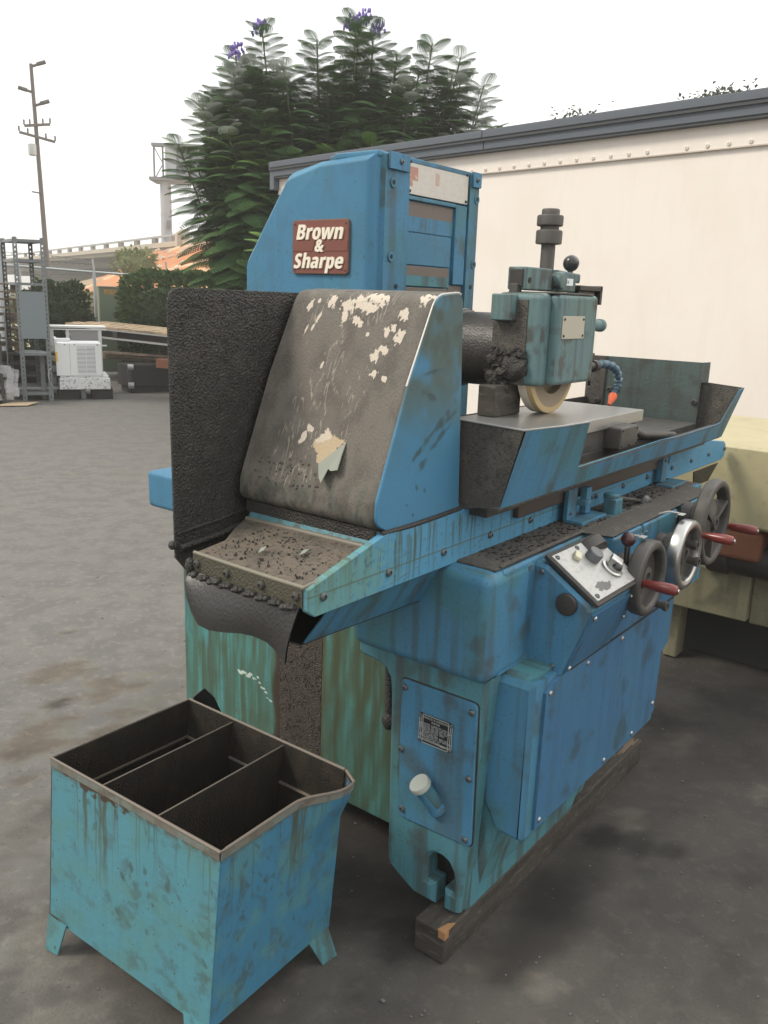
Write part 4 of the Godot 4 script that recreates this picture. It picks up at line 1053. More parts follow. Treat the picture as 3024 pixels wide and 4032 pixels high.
func yard_things() -> void:
	org = Vector3.ZERO
	var s: Soup
	# pallets stacked behind the shelving
	for k in 5:
		var pl := thing("pallet", ["lowest pallet of the stack at the left edge of the yard", "second pallet from the bottom of the stack behind the shelving", "middle pallet of the stack behind the shelving", "second pallet from the top of the stack at the left", "topmost worn pallet of the stack behind the shelving"][k], "pallet", W(-.75 + [0.0, .03, -.02, .02, 0.0][k], .62 + k * .21, 13.7), YT + [.0, .03, -.02, .04, 0.0][k], "pallets stacked at the left")
		for j in 6:
			s = Soup.new(); box(s, Vector3(-.6, .105, -.5 + j * .17), Vector3(.6, .125, -.40 + j * .17), .002); part("deck_board", s, M.wood_pallet, pl)
		for j in 3:
			s = Soup.new(); box(s, Vector3(-.6 + j * .55, .02, -.5), Vector3(-.5 + j * .55, .105, .5), .002); part("stringer", s, M.wood_pallet, pl)
		s = Soup.new(); box(s, Vector3(-.6, 0, .40), Vector3(.6, .02, .5), .002); part("bottom_board", s, M.wood_pallet, pl)
	var st := thing("steel_rack", "dark low steel rack with loose bars behind the shelving at the left", "rack", W(-.55, 0, 13.55), YT)
	for y: float in [.12, .30, .46, .60]:
		s = Soup.new()
		for j in 5: beam(s, Vector3(-.9, y + j * .012, -.4 + j * .2), Vector3(1.2, y + j * .006, -.4 + j * .2), .05, .035)
		part("bar_row", s, M.iron_dark if y > .2 else M.steel_grey, st)
	for q: Vector3 in [Vector3(-.85, 0, .42), Vector3(-.1, 0, .42), Vector3(.62, 0, .42), Vector3(1.15, 0, .42), Vector3(-.85, 0, -.45), Vector3(1.15, 0, -.45)]:
		s = Soup.new(); box(s, q, q + Vector3(.06, .62, .06)); part("upright", s, M.shelf_grey, st)
	s = Soup.new(); box(s, Vector3(-1.1, .0, -.5), Vector3(1.25, .60, -.46)); part("back_sheet", s, M.dark_gap, st)
	var ls := thing("low_shelf", "low dark steel shelf with bent rail at the left edge of the yard", "shelf", W(-.82, 0, 12.75), YT)
	for y: float in [.05, .86, .68]:
		s = Soup.new(); box(s, Vector3(-.5, y, -.25), Vector3(.42, y + (.06 if y > .1 else .03), .2), .003); part("shelf", s, M.shelf_grey if y > .1 else M.steel_grey, ls)
	for q: float in [-.48, .38]:
		s = Soup.new(); box(s, Vector3(q, 0, .16), Vector3(q + .04, .92, .20)); part("post", s, M.iron_dark, ls)
	s = Soup.new(); beam(s, Vector3(-.1, .99, .1), Vector3(.40, .90, .22), .03, .02); part("loose_bar", s, M.shelf_grey, ls)
	var bag := thing("plastic_bag", "crumpled clear plastic bag hanging by the foot of the shelving", "plastic bag", W(-.30, .12, 12.55), YT)
	s = Soup.new()
	for i in 30:
		var y := rng.randf() * .40
		var c := Vector3(rng.randf_range(-.06, .05) + (.0 if y < .3 else -.05), y, rng.randf_range(-.04, .04))
		slab(s, [c + Vector3(-.05, -.05, rng.randf_range(-.03, .03)), c + Vector3(.04, -.06, rng.randf_range(-.03, .03)), c + Vector3(.05, .05, rng.randf_range(-.03, .03)), c + Vector3(-.03, .06, rng.randf_range(-.03, .03))], .0006)
	part("film", s, M.plastic, bag, 80)
	var cb := thing("cardboard_sheet", "flat piece of cardboard on the asphalt by the shelving foot", "cardboard", W(-.22, .0, 12.45), YT)
	s = Soup.new(); slab(s, [Vector3(-.35, .010, .12), Vector3(.10, .014, .16), Vector3(.24, .03, -.08), Vector3(-.1, .02, -.14)], .004); part("sheet", s, M.card, cb)
	# air unit on a chipped white base
	var bs := thing("cabinet_plinth", "chipped white steel base on dark blocks below the louvred cabinet", "equipment base", W(.655, 0, 13.0), YT)
	s = Soup.new(); box(s, Vector3(-.345, .145, -.75), Vector3(.345, .300, .03), .006); part("front_beam", s, M.white_chipped, bs)
	s = Soup.new(); box(s, Vector3(-.33, .298, -.70), Vector3(.33, .335, -.02), .004); part("deck", s, M.white_chipped, bs)
	for q: float in [-.36, .10]:
		s = Soup.new(); box(s, Vector3(q, 0, -.6), Vector3(q + .28, .147, -.04), .004); part("block", s, M.dark_gap, bs)
	for q: Vector3 in [Vector3(-.29, .27, .031), Vector3(-.29, .17, .031), Vector3(-.23, .16, .031), Vector3(.05, .20, .031), Vector3(.27, .26, .031), Vector3(.27, .18, .031)]:
		bolts([q], Vector3(0, 0, 1), .012, M.steel_grey, bs)
	var ac := thing("louvred_cabinet", "white louvred air cooler cabinet with yellow label on its corner", "air cooler", W(.595, .335, 12.99), YT)
	s = Soup.new(); box(s, Vector3(-.315, 0, -.60), Vector3(.305, .462, -.01), .012, 2); part("cabinet", s, M.white_cabinet, ac)
	s = Soup.new(); box(s, Vector3(-.32, .46, -.60), Vector3(-.10, .50, -.30), .004); box(s, Vector3(-.32, .455, -.58), Vector3(-.29, .52, -.0), .003); part("top_flap", s, M.white_cabinet, ac)
	s = Soup.new(); box(s, Vector3(-.128, .01, -.0105), Vector3(-.124, .45, -.0085)); part("panel_joint", s, M.steel_grey, ac)
	for col in 2:
		var x0 := -.030 + col * .128
		s = Soup.new(); box(s, Vector3(x0, .028, -.0115), Vector3(x0 + .118, .412, -.0088)); part("louvre_recess", s, M.dark_gap, ac)
		for k in 21:
			s = Soup.new(); slab(s, [Vector3(x0, .030 + k * .0183, -.004), Vector3(x0 + .118, .030 + k * .0183, -.004), Vector3(x0 + .118, .0405 + k * .0183, -.0075), Vector3(x0, .0405 + k * .0183, -.0075)], .0015); part("louvre", s, M.white_cabinet, ac, 0.0)
	s = Soup.new(); box(s, Vector3(-.3165, .20, -.04), Vector3(-.290, .335, -.0085)); part("yellow_label", s, M.yellow, ac)
	bolts([Vector3(-.19, .44, -.01), Vector3(-.06, .44, -.01), Vector3(.25, .44, -.01)], Vector3(0, 0, 1), .011, M.steel_grey, ac, "screw")
	# white frame behind it
	var wf := thing("equipment_stand", "white steel box frame standing behind the louvred cabinet", "frame", W(.62, 0, 13.9), YT)
	s = Soup.new(); box(s, Vector3(-.40, .97, -.3), Vector3(.42, 1.0, .05), .003); box(s, Vector3(-.40, .94, .0), Vector3(.42, .955, .06), .002); part("top_rail", s, M.white, wf)
	for q: float in [-.38, -.16, .30]:
		s = Soup.new(); box(s, Vector3(q, .0, .0), Vector3(q + .05, .95, .04), .003); part("upright", s, M.white, wf)
	s = Soup.new(); box(s, Vector3(-.10, .72, .01), Vector3(.30, .94, .03)); part("infill_panel", s, M.steel_grey, wf)
	s = Soup.new(); box(s, Vector3(-.40, .70, -.02), Vector3(.42, .72, .05), .003); part("lower_rail", s, M.white, wf)
	# flat bed of planks on steel beams, running towards the machine
	var fb := thing("plank_platform", "long platform of pale planks on dark steel beams crossing the yard", "platform", Vector3.ZERO)
	var A := W(.55, .985, 15.4); var Bq := W(4.1, .80, 11.4)
	var dr := (Bq - A).normalized(); var sd := dr.cross(Vector3.UP).normalized()     # towards the camera side
	if sd.dot(W(0, 0, -1)) < 0: sd = -sd
	for k in 6:
		s = Soup.new(); beam(s, A - sd * (.02 + k * .155) + Vector3(0, .012 * (k % 2) - .01, 0), Bq - sd * (.02 + k * .155), .148, .035); part("plank", s, M.wood_pale, fb, 50, [], .8)
	s = Soup.new(); beam(s, A + sd * .04 + Vector3(0, -.17, 0), Bq + sd * .04 + Vector3(0, -.17, 0), .06, .025); beam(s, A + sd * .03 + Vector3(0, -.04, 0), Bq + sd * .03 + Vector3(0, -.04, 0), .06, .022); part("edge_beam", s, M.steel_grey, fb)
	s = Soup.new(); beam(s, A - sd * .06 + Vector3(0, -.1, 0), Bq - sd * .06 + Vector3(0, -.1, 0), .01, .15); part("beam_web", s, M.dark_gap, fb)
	for k in 4:
		var q := A.lerp(Bq, .2 + k * .22)
		s = Soup.new(); beam(s, q + sd * .05 + Vector3(0, -.105, 0), q - sd * .8 + Vector3(0, -.105, 0), .09, .12); part("cross_beam", s, M.iron_dark, fb)
	var rb := thing("rusty_beam", "rust red steel beam lying on dark bins below the plank platform", "steel beam", Vector3.ZERO)
	s = Soup.new(); beam(s, W(1.75, .49, 13.4), W(3.3, .46, 12.0), .16, .13); part("beam", s, M.rust, rb)
	var lb := thing("timber_stack", "loose boards stacked under the plank platform beside the louvred cabinet", "boards", Vector3.ZERO)
	for k in 3:
		s = Soup.new(); beam(s, W(1.05, .46 + k * .05, 14.9 - k * .1), W(2.1, .44 + k * .05, 14.2 - k * .1), .16, .03); part("board", s, M.wood_pallet, lb)
	for k in 2:
		var bn := thing("dark_bin", ["charcoal steel bin beside the white base under the platform", "nearer charcoal steel bin with bright corner post under the platform"][k], "bin", W([1.62, 2.35][k], 0, [14.0, 12.9][k]), YT + .25)
		s = Soup.new(); box(s, Vector3(-.35, .10 if k == 0 else .16, -.3), Vector3(.45 if k == 0 else .9, .43, .2), .01); part("body", s, M.char, bn)
		s = Soup.new(); box(s, Vector3(-.30, 0, -.28), Vector3(.40 if k == 0 else .85, .12 if k == 0 else .165, .16)); part("skid", s, M.dark_gap, bn)
		s = Soup.new(); box(s, Vector3(-.36, .10, .18), Vector3(-.31, .44, .215), .003); part("corner_post", s, M.iron if k == 0 else M.steel_grey, bn)
		s = Soup.new(); cyl(s, Vector3(-.36, .12, .2), Vector3(-.28, .12, .23), .05, 14); cyl(s, Vector3(-.36, .40, .2), Vector3(-.28, .40, .23), .045, 14); part("caster", s, M.steel_grey, bn)
	# green cabinet with its number
	var uc := thing("utility_cabinet", "green utility cabinet with orange number beside the trimmed hedge", "utility cabinet", W(1.36, 0, 17.5), YT)
	s = Soup.new(); box(s, Vector3(-.15, 0, -.8), Vector3(1.1, 1.60, 0), .015); part("body", s, M.cabinet_green, uc)
	s = Soup.new(); box(s, Vector3(-.17, 1.585, -.82), Vector3(1.12, 1.61, .02), .005); box(s, Vector3(-.162, 0, -.01), Vector3(-.14, 1.59, .006)); part("frame", s, M.tan_paint, uc)
	s = letters("P51633", .13, .004, Transform3D(Basis.from_scale(Vector3(.55, 1, 1)), Vector3(.060, 1.50, .003))); part("number", s, mat("number_orange", C(.55, .26, .03), .6), uc, 0.0)
	# chain link fence: posts, rail, barbed wire
	var fn := thing("wire_fence", "galvanised pipe fence with a top rail and barbed wire strands behind the shelving", "fence", Vector3.ZERO)
	for q in [[-.15, 17.2, .0], [1.12, 17.0, .0], [2.4, 16.8, .0], [-1.6, 17.4, .0]]:
		s = Soup.new(); cyl(s, W(q[0], 0, q[1]), W(q[0] - .01, 1.86, q[1]), .030, 12); cyl(s, W(q[0] - .01, 1.86, q[1]), W(q[0] - .03, 2.08, q[1]), .017, 8); part("post", s, M.galv, fn)
	s = Soup.new(); tube(s, [W(-1.6, 1.93, 17.4), W(-.15, 1.90, 17.2), W(1.12, 1.845, 17.0), W(2.4, 1.80, 16.8)], .021, 8); part("top_rail", s, M.galv, fn)
	for k in 2:
		s = Soup.new(); tube(s, [W(-1.6, 2.16 - k * .1, 17.4), W(-.15, 2.13 - k * .1, 17.2), W(1.10, 2.06 - k * .08, 17.0)], .004, 4)
		for i in 24: ball(s, W(-1.6 + i * .112, 2.16 - k * .1 - i * .004, 17.4 - i * .0166), .011, 4)
		part("barbed_wire", s, M.iron, fn)
	s = Soup.new(); cyl(s, W(-.47, 0, 16.9), W(-.45, 2.25, 16.9), .095, 18, -1, .02)
	var pp := thing("vent_pipe", "thick pale steel pipe standing at the left edge behind the shelving", "pipe", W(-.46, 0, 16.9)); org = pp.position; part("pipe", s, M.galv, pp); org = Vector3.ZERO
# ---------------------------------------------------------------- hill, bridge, poles
func far_things() -> void:
	org = Vector3.ZERO
	var s := Soup.new()
	var nz := FastNoiseLite.new(); nz.seed = 21; nz.frequency = .25; nz.fractal_octaves = 4
	var hh := func(lx: float, d: float) -> float:
		var t := [[-30, .2], [-3, .3], [1.0, 1.0], [2.4, 1.75], [4.5, 2.55], [5.9, 3.45], [8.5, 4.15], [12, 4.5], [40, 5.0]]
		var H := 0.2
		for i in t.size() - 1:
			if lx >= t[i][0] and lx <= t[i + 1][0]: H = lerpf(t[i][1], t[i + 1][1], (lx - t[i][0]) / float(t[i + 1][0] - t[i][0]))
		return H * smoothstep(19.0, 46.0, d) + nz.get_noise_2d(lx, d) * .22 * smoothstep(20.0, 26.0, d) - .06
	var nx := 60; var nd := 46
	for i in nx:
		for j in nd:
			var q: Array[Vector3] = []
			for e: Vector2 in [Vector2(i, j), Vector2(i + 1, j), Vector2(i + 1, j + 1), Vector2(i, j + 1)]:
				var lx := -14.0 + e.x * .62; var d := 18.5 + e.y * .75
				q.append(W(lx, hh.call(lx, d), d))
			s.quad(q[0], q[1], q[2], q[3])
			var lxm := -14.0 + i * .62; var dm := 18.5 + j * .75
			var b := nz.get_noise_2d(lxm * 2.2 + 40, dm * 2.2)
			var c := Color(.46, .185, .07).lerp(Color(.36, .155, .068), clampf(b * 1.5 + .4, 0, 1))
			if b > .26: c = Color(.55, .34, .19)
			c = c.lerp(Color(.22, .20, .125), 1.0 - smoothstep(.2, 1.9, lxm - maxf(0.0, (dm - 30.0) * .09) + b * 1.6))
			s.tint(c)
	structure("hillside", s, M.dirt, 60)
	# pale debris on the slope
	var db := thing("debris", "pale broken boards and rubble scattered on the orange slope below the billboard", "debris", Vector3.ZERO)
	s = Soup.new()
	for i in 60:
		var lx := rng.randf_range(4.8, 9.5); var d := rng.randf_range(36, 45)
		var p := W(lx, hh.call(lx, d) + .06, d)
		var l := rng.randf_range(.15, .7)
		beam(s, p, p + W(l * rng.randf_range(.3, 1), l * .4, rng.randf_range(-.2, .2)), .10, .07)
	var o := part("rubble", s, mat("rubble", C(.62, .55, .45), .9), db); o.set_meta("kind", "stuff")
	# bridge
	var br := thing("highway_bridge", "concrete highway bridge with a low rail on blocks crossing behind the yard", "bridge", Vector3.ZERO)
	var a := W(8.2, 0, 47.0); var b2 := W(-10.0, 0, 141.0)
	var along := (b2 - a).normalized(); var sideways := along.cross(Vector3.UP).normalized()
	if sideways.dot(W(0, 0, 1)) < 0: sideways = -sideways
	var Lb := a.distance_to(b2)
	var at := func(t: float, w: float, y: float) -> Vector3: return a + along * t + sideways * w + Vector3(0, y, 0)
	var slabby := func(t0: float, t1: float, w0: float, w1: float, y0: float, y1: float) -> Soup:
		var z := Soup.new()
		z.quad(at.call(t0, w0, y0), at.call(t0, w0, y1), at.call(t1, w0, y1), at.call(t1, w0, y0))
		z.quad(at.call(t0, w1, y1), at.call(t0, w1, y0), at.call(t1, w1, y0), at.call(t1, w1, y1))
		z.quad(at.call(t0, w0, y1), at.call(t0, w1, y1), at.call(t1, w1, y1), at.call(t1, w0, y1))
		z.quad(at.call(t0, w1, y0), at.call(t0, w0, y0), at.call(t1, w0, y0), at.call(t1, w1, y0))
		z.quad(at.call(t0, w0, y0), at.call(t0, w1, y0), at.call(t0, w1, y1), at.call(t0, w0, y1))
		z.quad(at.call(t1, w1, y0), at.call(t1, w0, y0), at.call(t1, w0, y1), at.call(t1, w1, y1))
		return z
	part("deck", slabby.call(-6, Lb, 0, 11, 3.72, 4.12), M.concrete, br, 0)
	part("kerb_beam", slabby.call(-6, Lb, -.25, .05, 3.95, 4.22), M.concrete, br, 0)
	part("girder", slabby.call(1.4, Lb, .9, 1.5, 3.05, 3.72), M.concrete_dark, br, 0)
	part("girder", slabby.call(1.4, Lb, 5.0, 5.6, 3.05, 3.72), M.concrete_dark, br, 0)
	part("girder", slabby.call(1.4, Lb, 9.0, 9.6, 3.05, 3.72), M.concrete_dark, br, 0)
	part("abutment", slabby.call(-3.5, 1.4, .2, 11, 1.0, 3.74), M.concrete, br, 0)
	part("far_wall", slabby.call(1.4, Lb, 10.4, 10.8, -.1, 3.1), M.concrete, br, 0)
	part("rail", slabby.call(-12, Lb, -.10, .02, 4.50, 4.62), M.steel_grey, br, 0)
	for i in 17:
		part("rail_block", slabby.call(-11 + i * 3.4, -10.3 + i * 3.4, -.14, .04, 4.2, 4.52), M.concrete_dark, br, 0)
	for i in 3:
		var cv := thing("concrete_block", ["upright concrete block with a hole beside the billboard pole", "second upright concrete block on the crest of the slope", "broken concrete block half hidden by the tree"][i], "concrete block", W([7.75, 9.1, 10.1][i], [3.85, 4.0, 4.1][i], 48.5), YT)
		s = Soup.new(); prism(s, round_poly(P2([-.34, 0, .34, 0, .34, .92, -.05, .96, -.34, .74]), .07, 2), 2, -.3, .3, .03); part("block", s, M.concrete, cv)
		s = Soup.new(); cyl(s, Vector3(-.02, .52, .3), Vector3(-.02, .52, .306), .10, 12); part("hole", s, M.concrete_dark, cv)
	# billboard
	var bb := thing("billboard", "grey back of a large billboard on a single steel column above the slope", "billboard", W(7.45, 0, 52.0), YT - .35)
	s = Soup.new(); cyl(s, Vector3(0, 2.5, 0), Vector3(0, 7.6, 0), .33, 24, .30); cyl(s, Vector3(0, 5.75, 0), Vector3(0, 5.80, 0), .335, 24); part("column", s, M.billboard, bb)
	s = Soup.new(); box(s, Vector3(.0, 7.75, -1.2), Vector3(8.2, 9.55, -1.0)); part("panel", s, M.billboard, bb)
	for k in 7:
		s = Soup.new(); box(s, Vector3(.05 + k * 1.15, 7.7, -.98), Vector3(.17 + k * 1.15, 9.6, -.86)); part("rib", s, M.billboard_dark, bb)
		s = Soup.new(); beam(s, Vector3(.2 + k * 1.15, 9.5, -.85), Vector3(1.2 + k * 1.15, 7.8, -.3), .09, .09); part("brace", s, M.billboard_dark, bb)
	s = Soup.new(); box(s, Vector3(-.8, 7.55, -1.5), Vector3(8.4, 7.72, .5)); part("catwalk", s, M.billboard_dark, bb)
	s = Soup.new(); box(s, Vector3(-.9, 9.52, -1.25), Vector3(8.3, 9.68, -.75)); part("top_beam", s, M.billboard_dark, bb)
	for q: float in [-.85, -.35]:
		s = Soup.new(); box(s, Vector3(q, 7.7, -1.0), Vector3(q + .09, 9.6, -.9)); part("end_post", s, M.billboard_dark, bb)
	s = Soup.new(); box(s, Vector3(-.05, 7.7, -1.0), Vector3(.55, 9.55, -.3)); part("end_panel", s, M.billboard, bb)
	s = Soup.new(); beam(s, Vector3(-.8, 7.75, -.95), Vector3(-.3, 8.6, -.95), .05, .05); beam(s, Vector3(-.3, 8.6, -.95), Vector3(-.8, 9.5, -.95), .05, .05); part("end_brace", s, M.billboard_dark, bb)
	s = Soup.new(); box(s, Vector3(.1, 5.0, .25), Vector3(.32, 5.45, .44), .03); part("meter_box", s, M.billboard_dark, bb)
	# utility pole
	var up := thing("utility_pole", "tall leaning wooden utility pole with crossarms and a transformer", "utility pole", W(.72, 0, 38.0), YT)
	var top := Vector3(-.16, 9.75, 0)
	s = Soup.new(); cyl(s, Vector3(.03, 0, 0), top, .115, 14, .065); part("pole", s, M.pole_wood, up, 60)
	for q in [[9.65, .42, .16], [8.75, -.42, .08], [8.28, .44, .16]]:
		s = Soup.new(); var p := Vector3(.03, 0, 0).lerp(top, q[0] / 9.75); cyl(s, p, p + Vector3(q[1], q[2], .1), .05, 8); cyl(s, p + Vector3(q[1] * .5, q[2] * .6, .05), p + Vector3(q[1] * 1.25, q[2] * 1.3, .1), .075, 8); part("insulator_arm", s, M.iron, up)
	for q in [[7.55, -.42, .52, -.04, .10], [7.15, -.62, .66, .12, -.12]]:
		var p := Vector3(.03, 0, 0).lerp(top, q[0] / 9.75)
		s = Soup.new(); beam(s, p + Vector3(q[1], q[3], .15), p + Vector3(q[2], q[4], .15), .09, .09); part("crossarm", s, M.pole_wood, up)
		for e: float in [q[1], q[1] * .5, q[2] * .5, q[2]]:
			s = Soup.new(); cyl(s, p + Vector3(e, .04 + lerpf(q[3], q[4], (e - q[1]) / (q[2] - q[1])), .15), p + Vector3(e, .22 + lerpf(q[3], q[4], (e - q[1]) / (q[2] - q[1])), .15), .032, 8); part("insulator", s, M.iron, up)
	s = Soup.new(); cyl(s, Vector3(-.30, 6.45, .25), Vector3(-.30, 6.88, .25), .15, 16, -1, .03); part("transformer", s, M.galv, up)
	s = Soup.new(); beam(s, Vector3(-.42, 5.15, .1), Vector3(-.02, 5.10, .1), .05, .05); part("bracket", s, M.iron, up)

# ---------------------------------------------------------------- leaves
func leaf_mesh(l: float, w: float, fold: float) -> Soup:
	var s := Soup.new()
	var a := Vector3.ZERO; var t := Vector3(0, 0, l); var m := Vector3(0, fold * -.3, l * .45)
	s.tri(a, Vector3(w, fold, l * .45), m); s.tri(m, Vector3(w, fold, l * .45), t)
	s.tri(a, m, Vector3(-w, fold, l * .45)); s.tri(m, t, Vector3(-w, fold, l * .45))
	return s

func scatter(n: String, mesh: Mesh, m: Material, tr: Array, cols: Array, p: Node3D) -> MultiMeshInstance3D:
	var mm := MultiMesh.new(); mm.transform_format = MultiMesh.TRANSFORM_3D; mm.use_colors = true; mm.mesh = mesh
	mm.instance_count = tr.size()
	for i in tr.size():
		mm.set_instance_transform(i, tr[i]); mm.set_instance_color(i, cols[i])
	var mi := MultiMeshInstance3D.new(); mi.name = numbered(n, p); mi.multimesh = mm; mi.material_override = m
	p.add_child(mi, true); mi.set_meta("kind", "stuff")
	return mi

func hedge(n: String, label: String, cat: String, at: Vector3, turn: float, half: Vector3, sq: float, count: int, lsize: float, c0: Color, c1: Color, grp: String, ragged := .06) -> void:
	org = Vector3.ZERO
	var h := thing(n, label, cat, at, turn, grp)
	var lm := build(leaf_mesh(lsize, lsize * .33, lsize * .12), 0.0)
	var tr := []; var cs := []
	var nz := FastNoiseLite.new(); nz.seed = int(at.x * 100); nz.frequency = 1.4
	for i in count:
		var u := Vector3(rng.randfn(), rng.randfn(), rng.randfn()).normalized()
		# superellipsoid shell
		var k := pow(pow(absf(u.x), sq) + pow(absf(u.y), sq) + pow(absf(u.z), sq), -1.0 / sq)
		var p := u * k
		var lump := 1.0 + nz.get_noise_3dv(p * half * 1.6) * ragged * 3.0
		p = p * half * lump * (1.0 - pow(rng.randf(), 2.0) * .22)
		p.y += half.y
		if p.y < 0.03: continue
		var d := (u * Vector3(1, .8, 1) + Vector3(rng.randf_range(-.8, .8), rng.randf_range(-.4, .9), rng.randf_range(-.8, .8))).normalized()
		var b := Basis.looking_at(-d, Vector3(rng.randf_range(-.6, .6), 1, rng.randf_range(-.6, .6)).normalized())
		tr.append(Transform3D(b.scaled_local(Vector3.ONE * rng.randf_range(.7, 1.35)), p))
		cs.append(c0.lerp(c1, clampf(rng.randf() * .8 + nz.get_noise_3dv(p * 2.2) * .5, 0, 1)))
	scatter("foliage", lm, M.leaf, tr, cs, h)
	var s := Soup.new()
	for i in 14:
		var e := Vector3(rng.randf_range(-.75, .75) * half.x, half.y * rng.randf_range(.9, 1.7), rng.randf_range(-.75, .75) * half.z)
		tube(s, [Vector3(e.x * .35, 0, e.z * .35), Vector3(e.x * .6, e.y * .5, e.z * .6), e], .018, 5)
	part("stems", s, M.bark, h)
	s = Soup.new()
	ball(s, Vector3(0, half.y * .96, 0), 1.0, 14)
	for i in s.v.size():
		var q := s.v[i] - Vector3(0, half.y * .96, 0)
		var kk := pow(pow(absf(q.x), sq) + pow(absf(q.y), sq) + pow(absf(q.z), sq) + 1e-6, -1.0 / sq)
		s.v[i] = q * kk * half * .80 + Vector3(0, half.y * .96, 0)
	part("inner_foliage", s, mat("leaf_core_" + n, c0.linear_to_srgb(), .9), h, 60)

func frond_mesh(len: float) -> ArrayMesh:      # one feathered leaf: a drooping stalk with pairs of pinnae, each edged with small leaflets
	var s := Soup.new()
	var n := 15
	var ax := func(t: float) -> Vector3: return Vector3(0, .16 * sin(t * 1.5) - .34 * t * t, t) * len
	for i in n: s.quad(ax.call(i / float(n)) + Vector3(-.004, 0, 0), ax.call(i / float(n)) + Vector3(.004, 0, 0), ax.call((i + 1) / float(n)) + Vector3(.003, 0, 0), ax.call((i + 1) / float(n)) + Vector3(-.003, 0, 0))
	for i in range(1, n):
		var t := i / float(n)
		var o: Vector3 = ax.call(t)
		var L := len * .36 * sin(PI * clampf(t * .80 + .16, 0, 1)) + .02
		for sg: float in [-1.0, 1.0]:
			var d := Vector3(sg, -.30, .55).normalized()
			var w := d.cross(Vector3.UP).normalized() * sg
			# three leaflet lobes along each pinna
			for k in 4:
				var a: Vector3 = o + d * L * (k * .25); var b: Vector3 = o + d * L * (k * .25 + .30) + Vector3(0, -.02 * k * L, 0)
				var wd := len * .042 * (1.0 - k * .12)
				s.tri(a, b + w * wd, b - w * wd * .2); s.tri(a, b - w * wd, b + w * wd * .2)
	return build(s, 0.0)

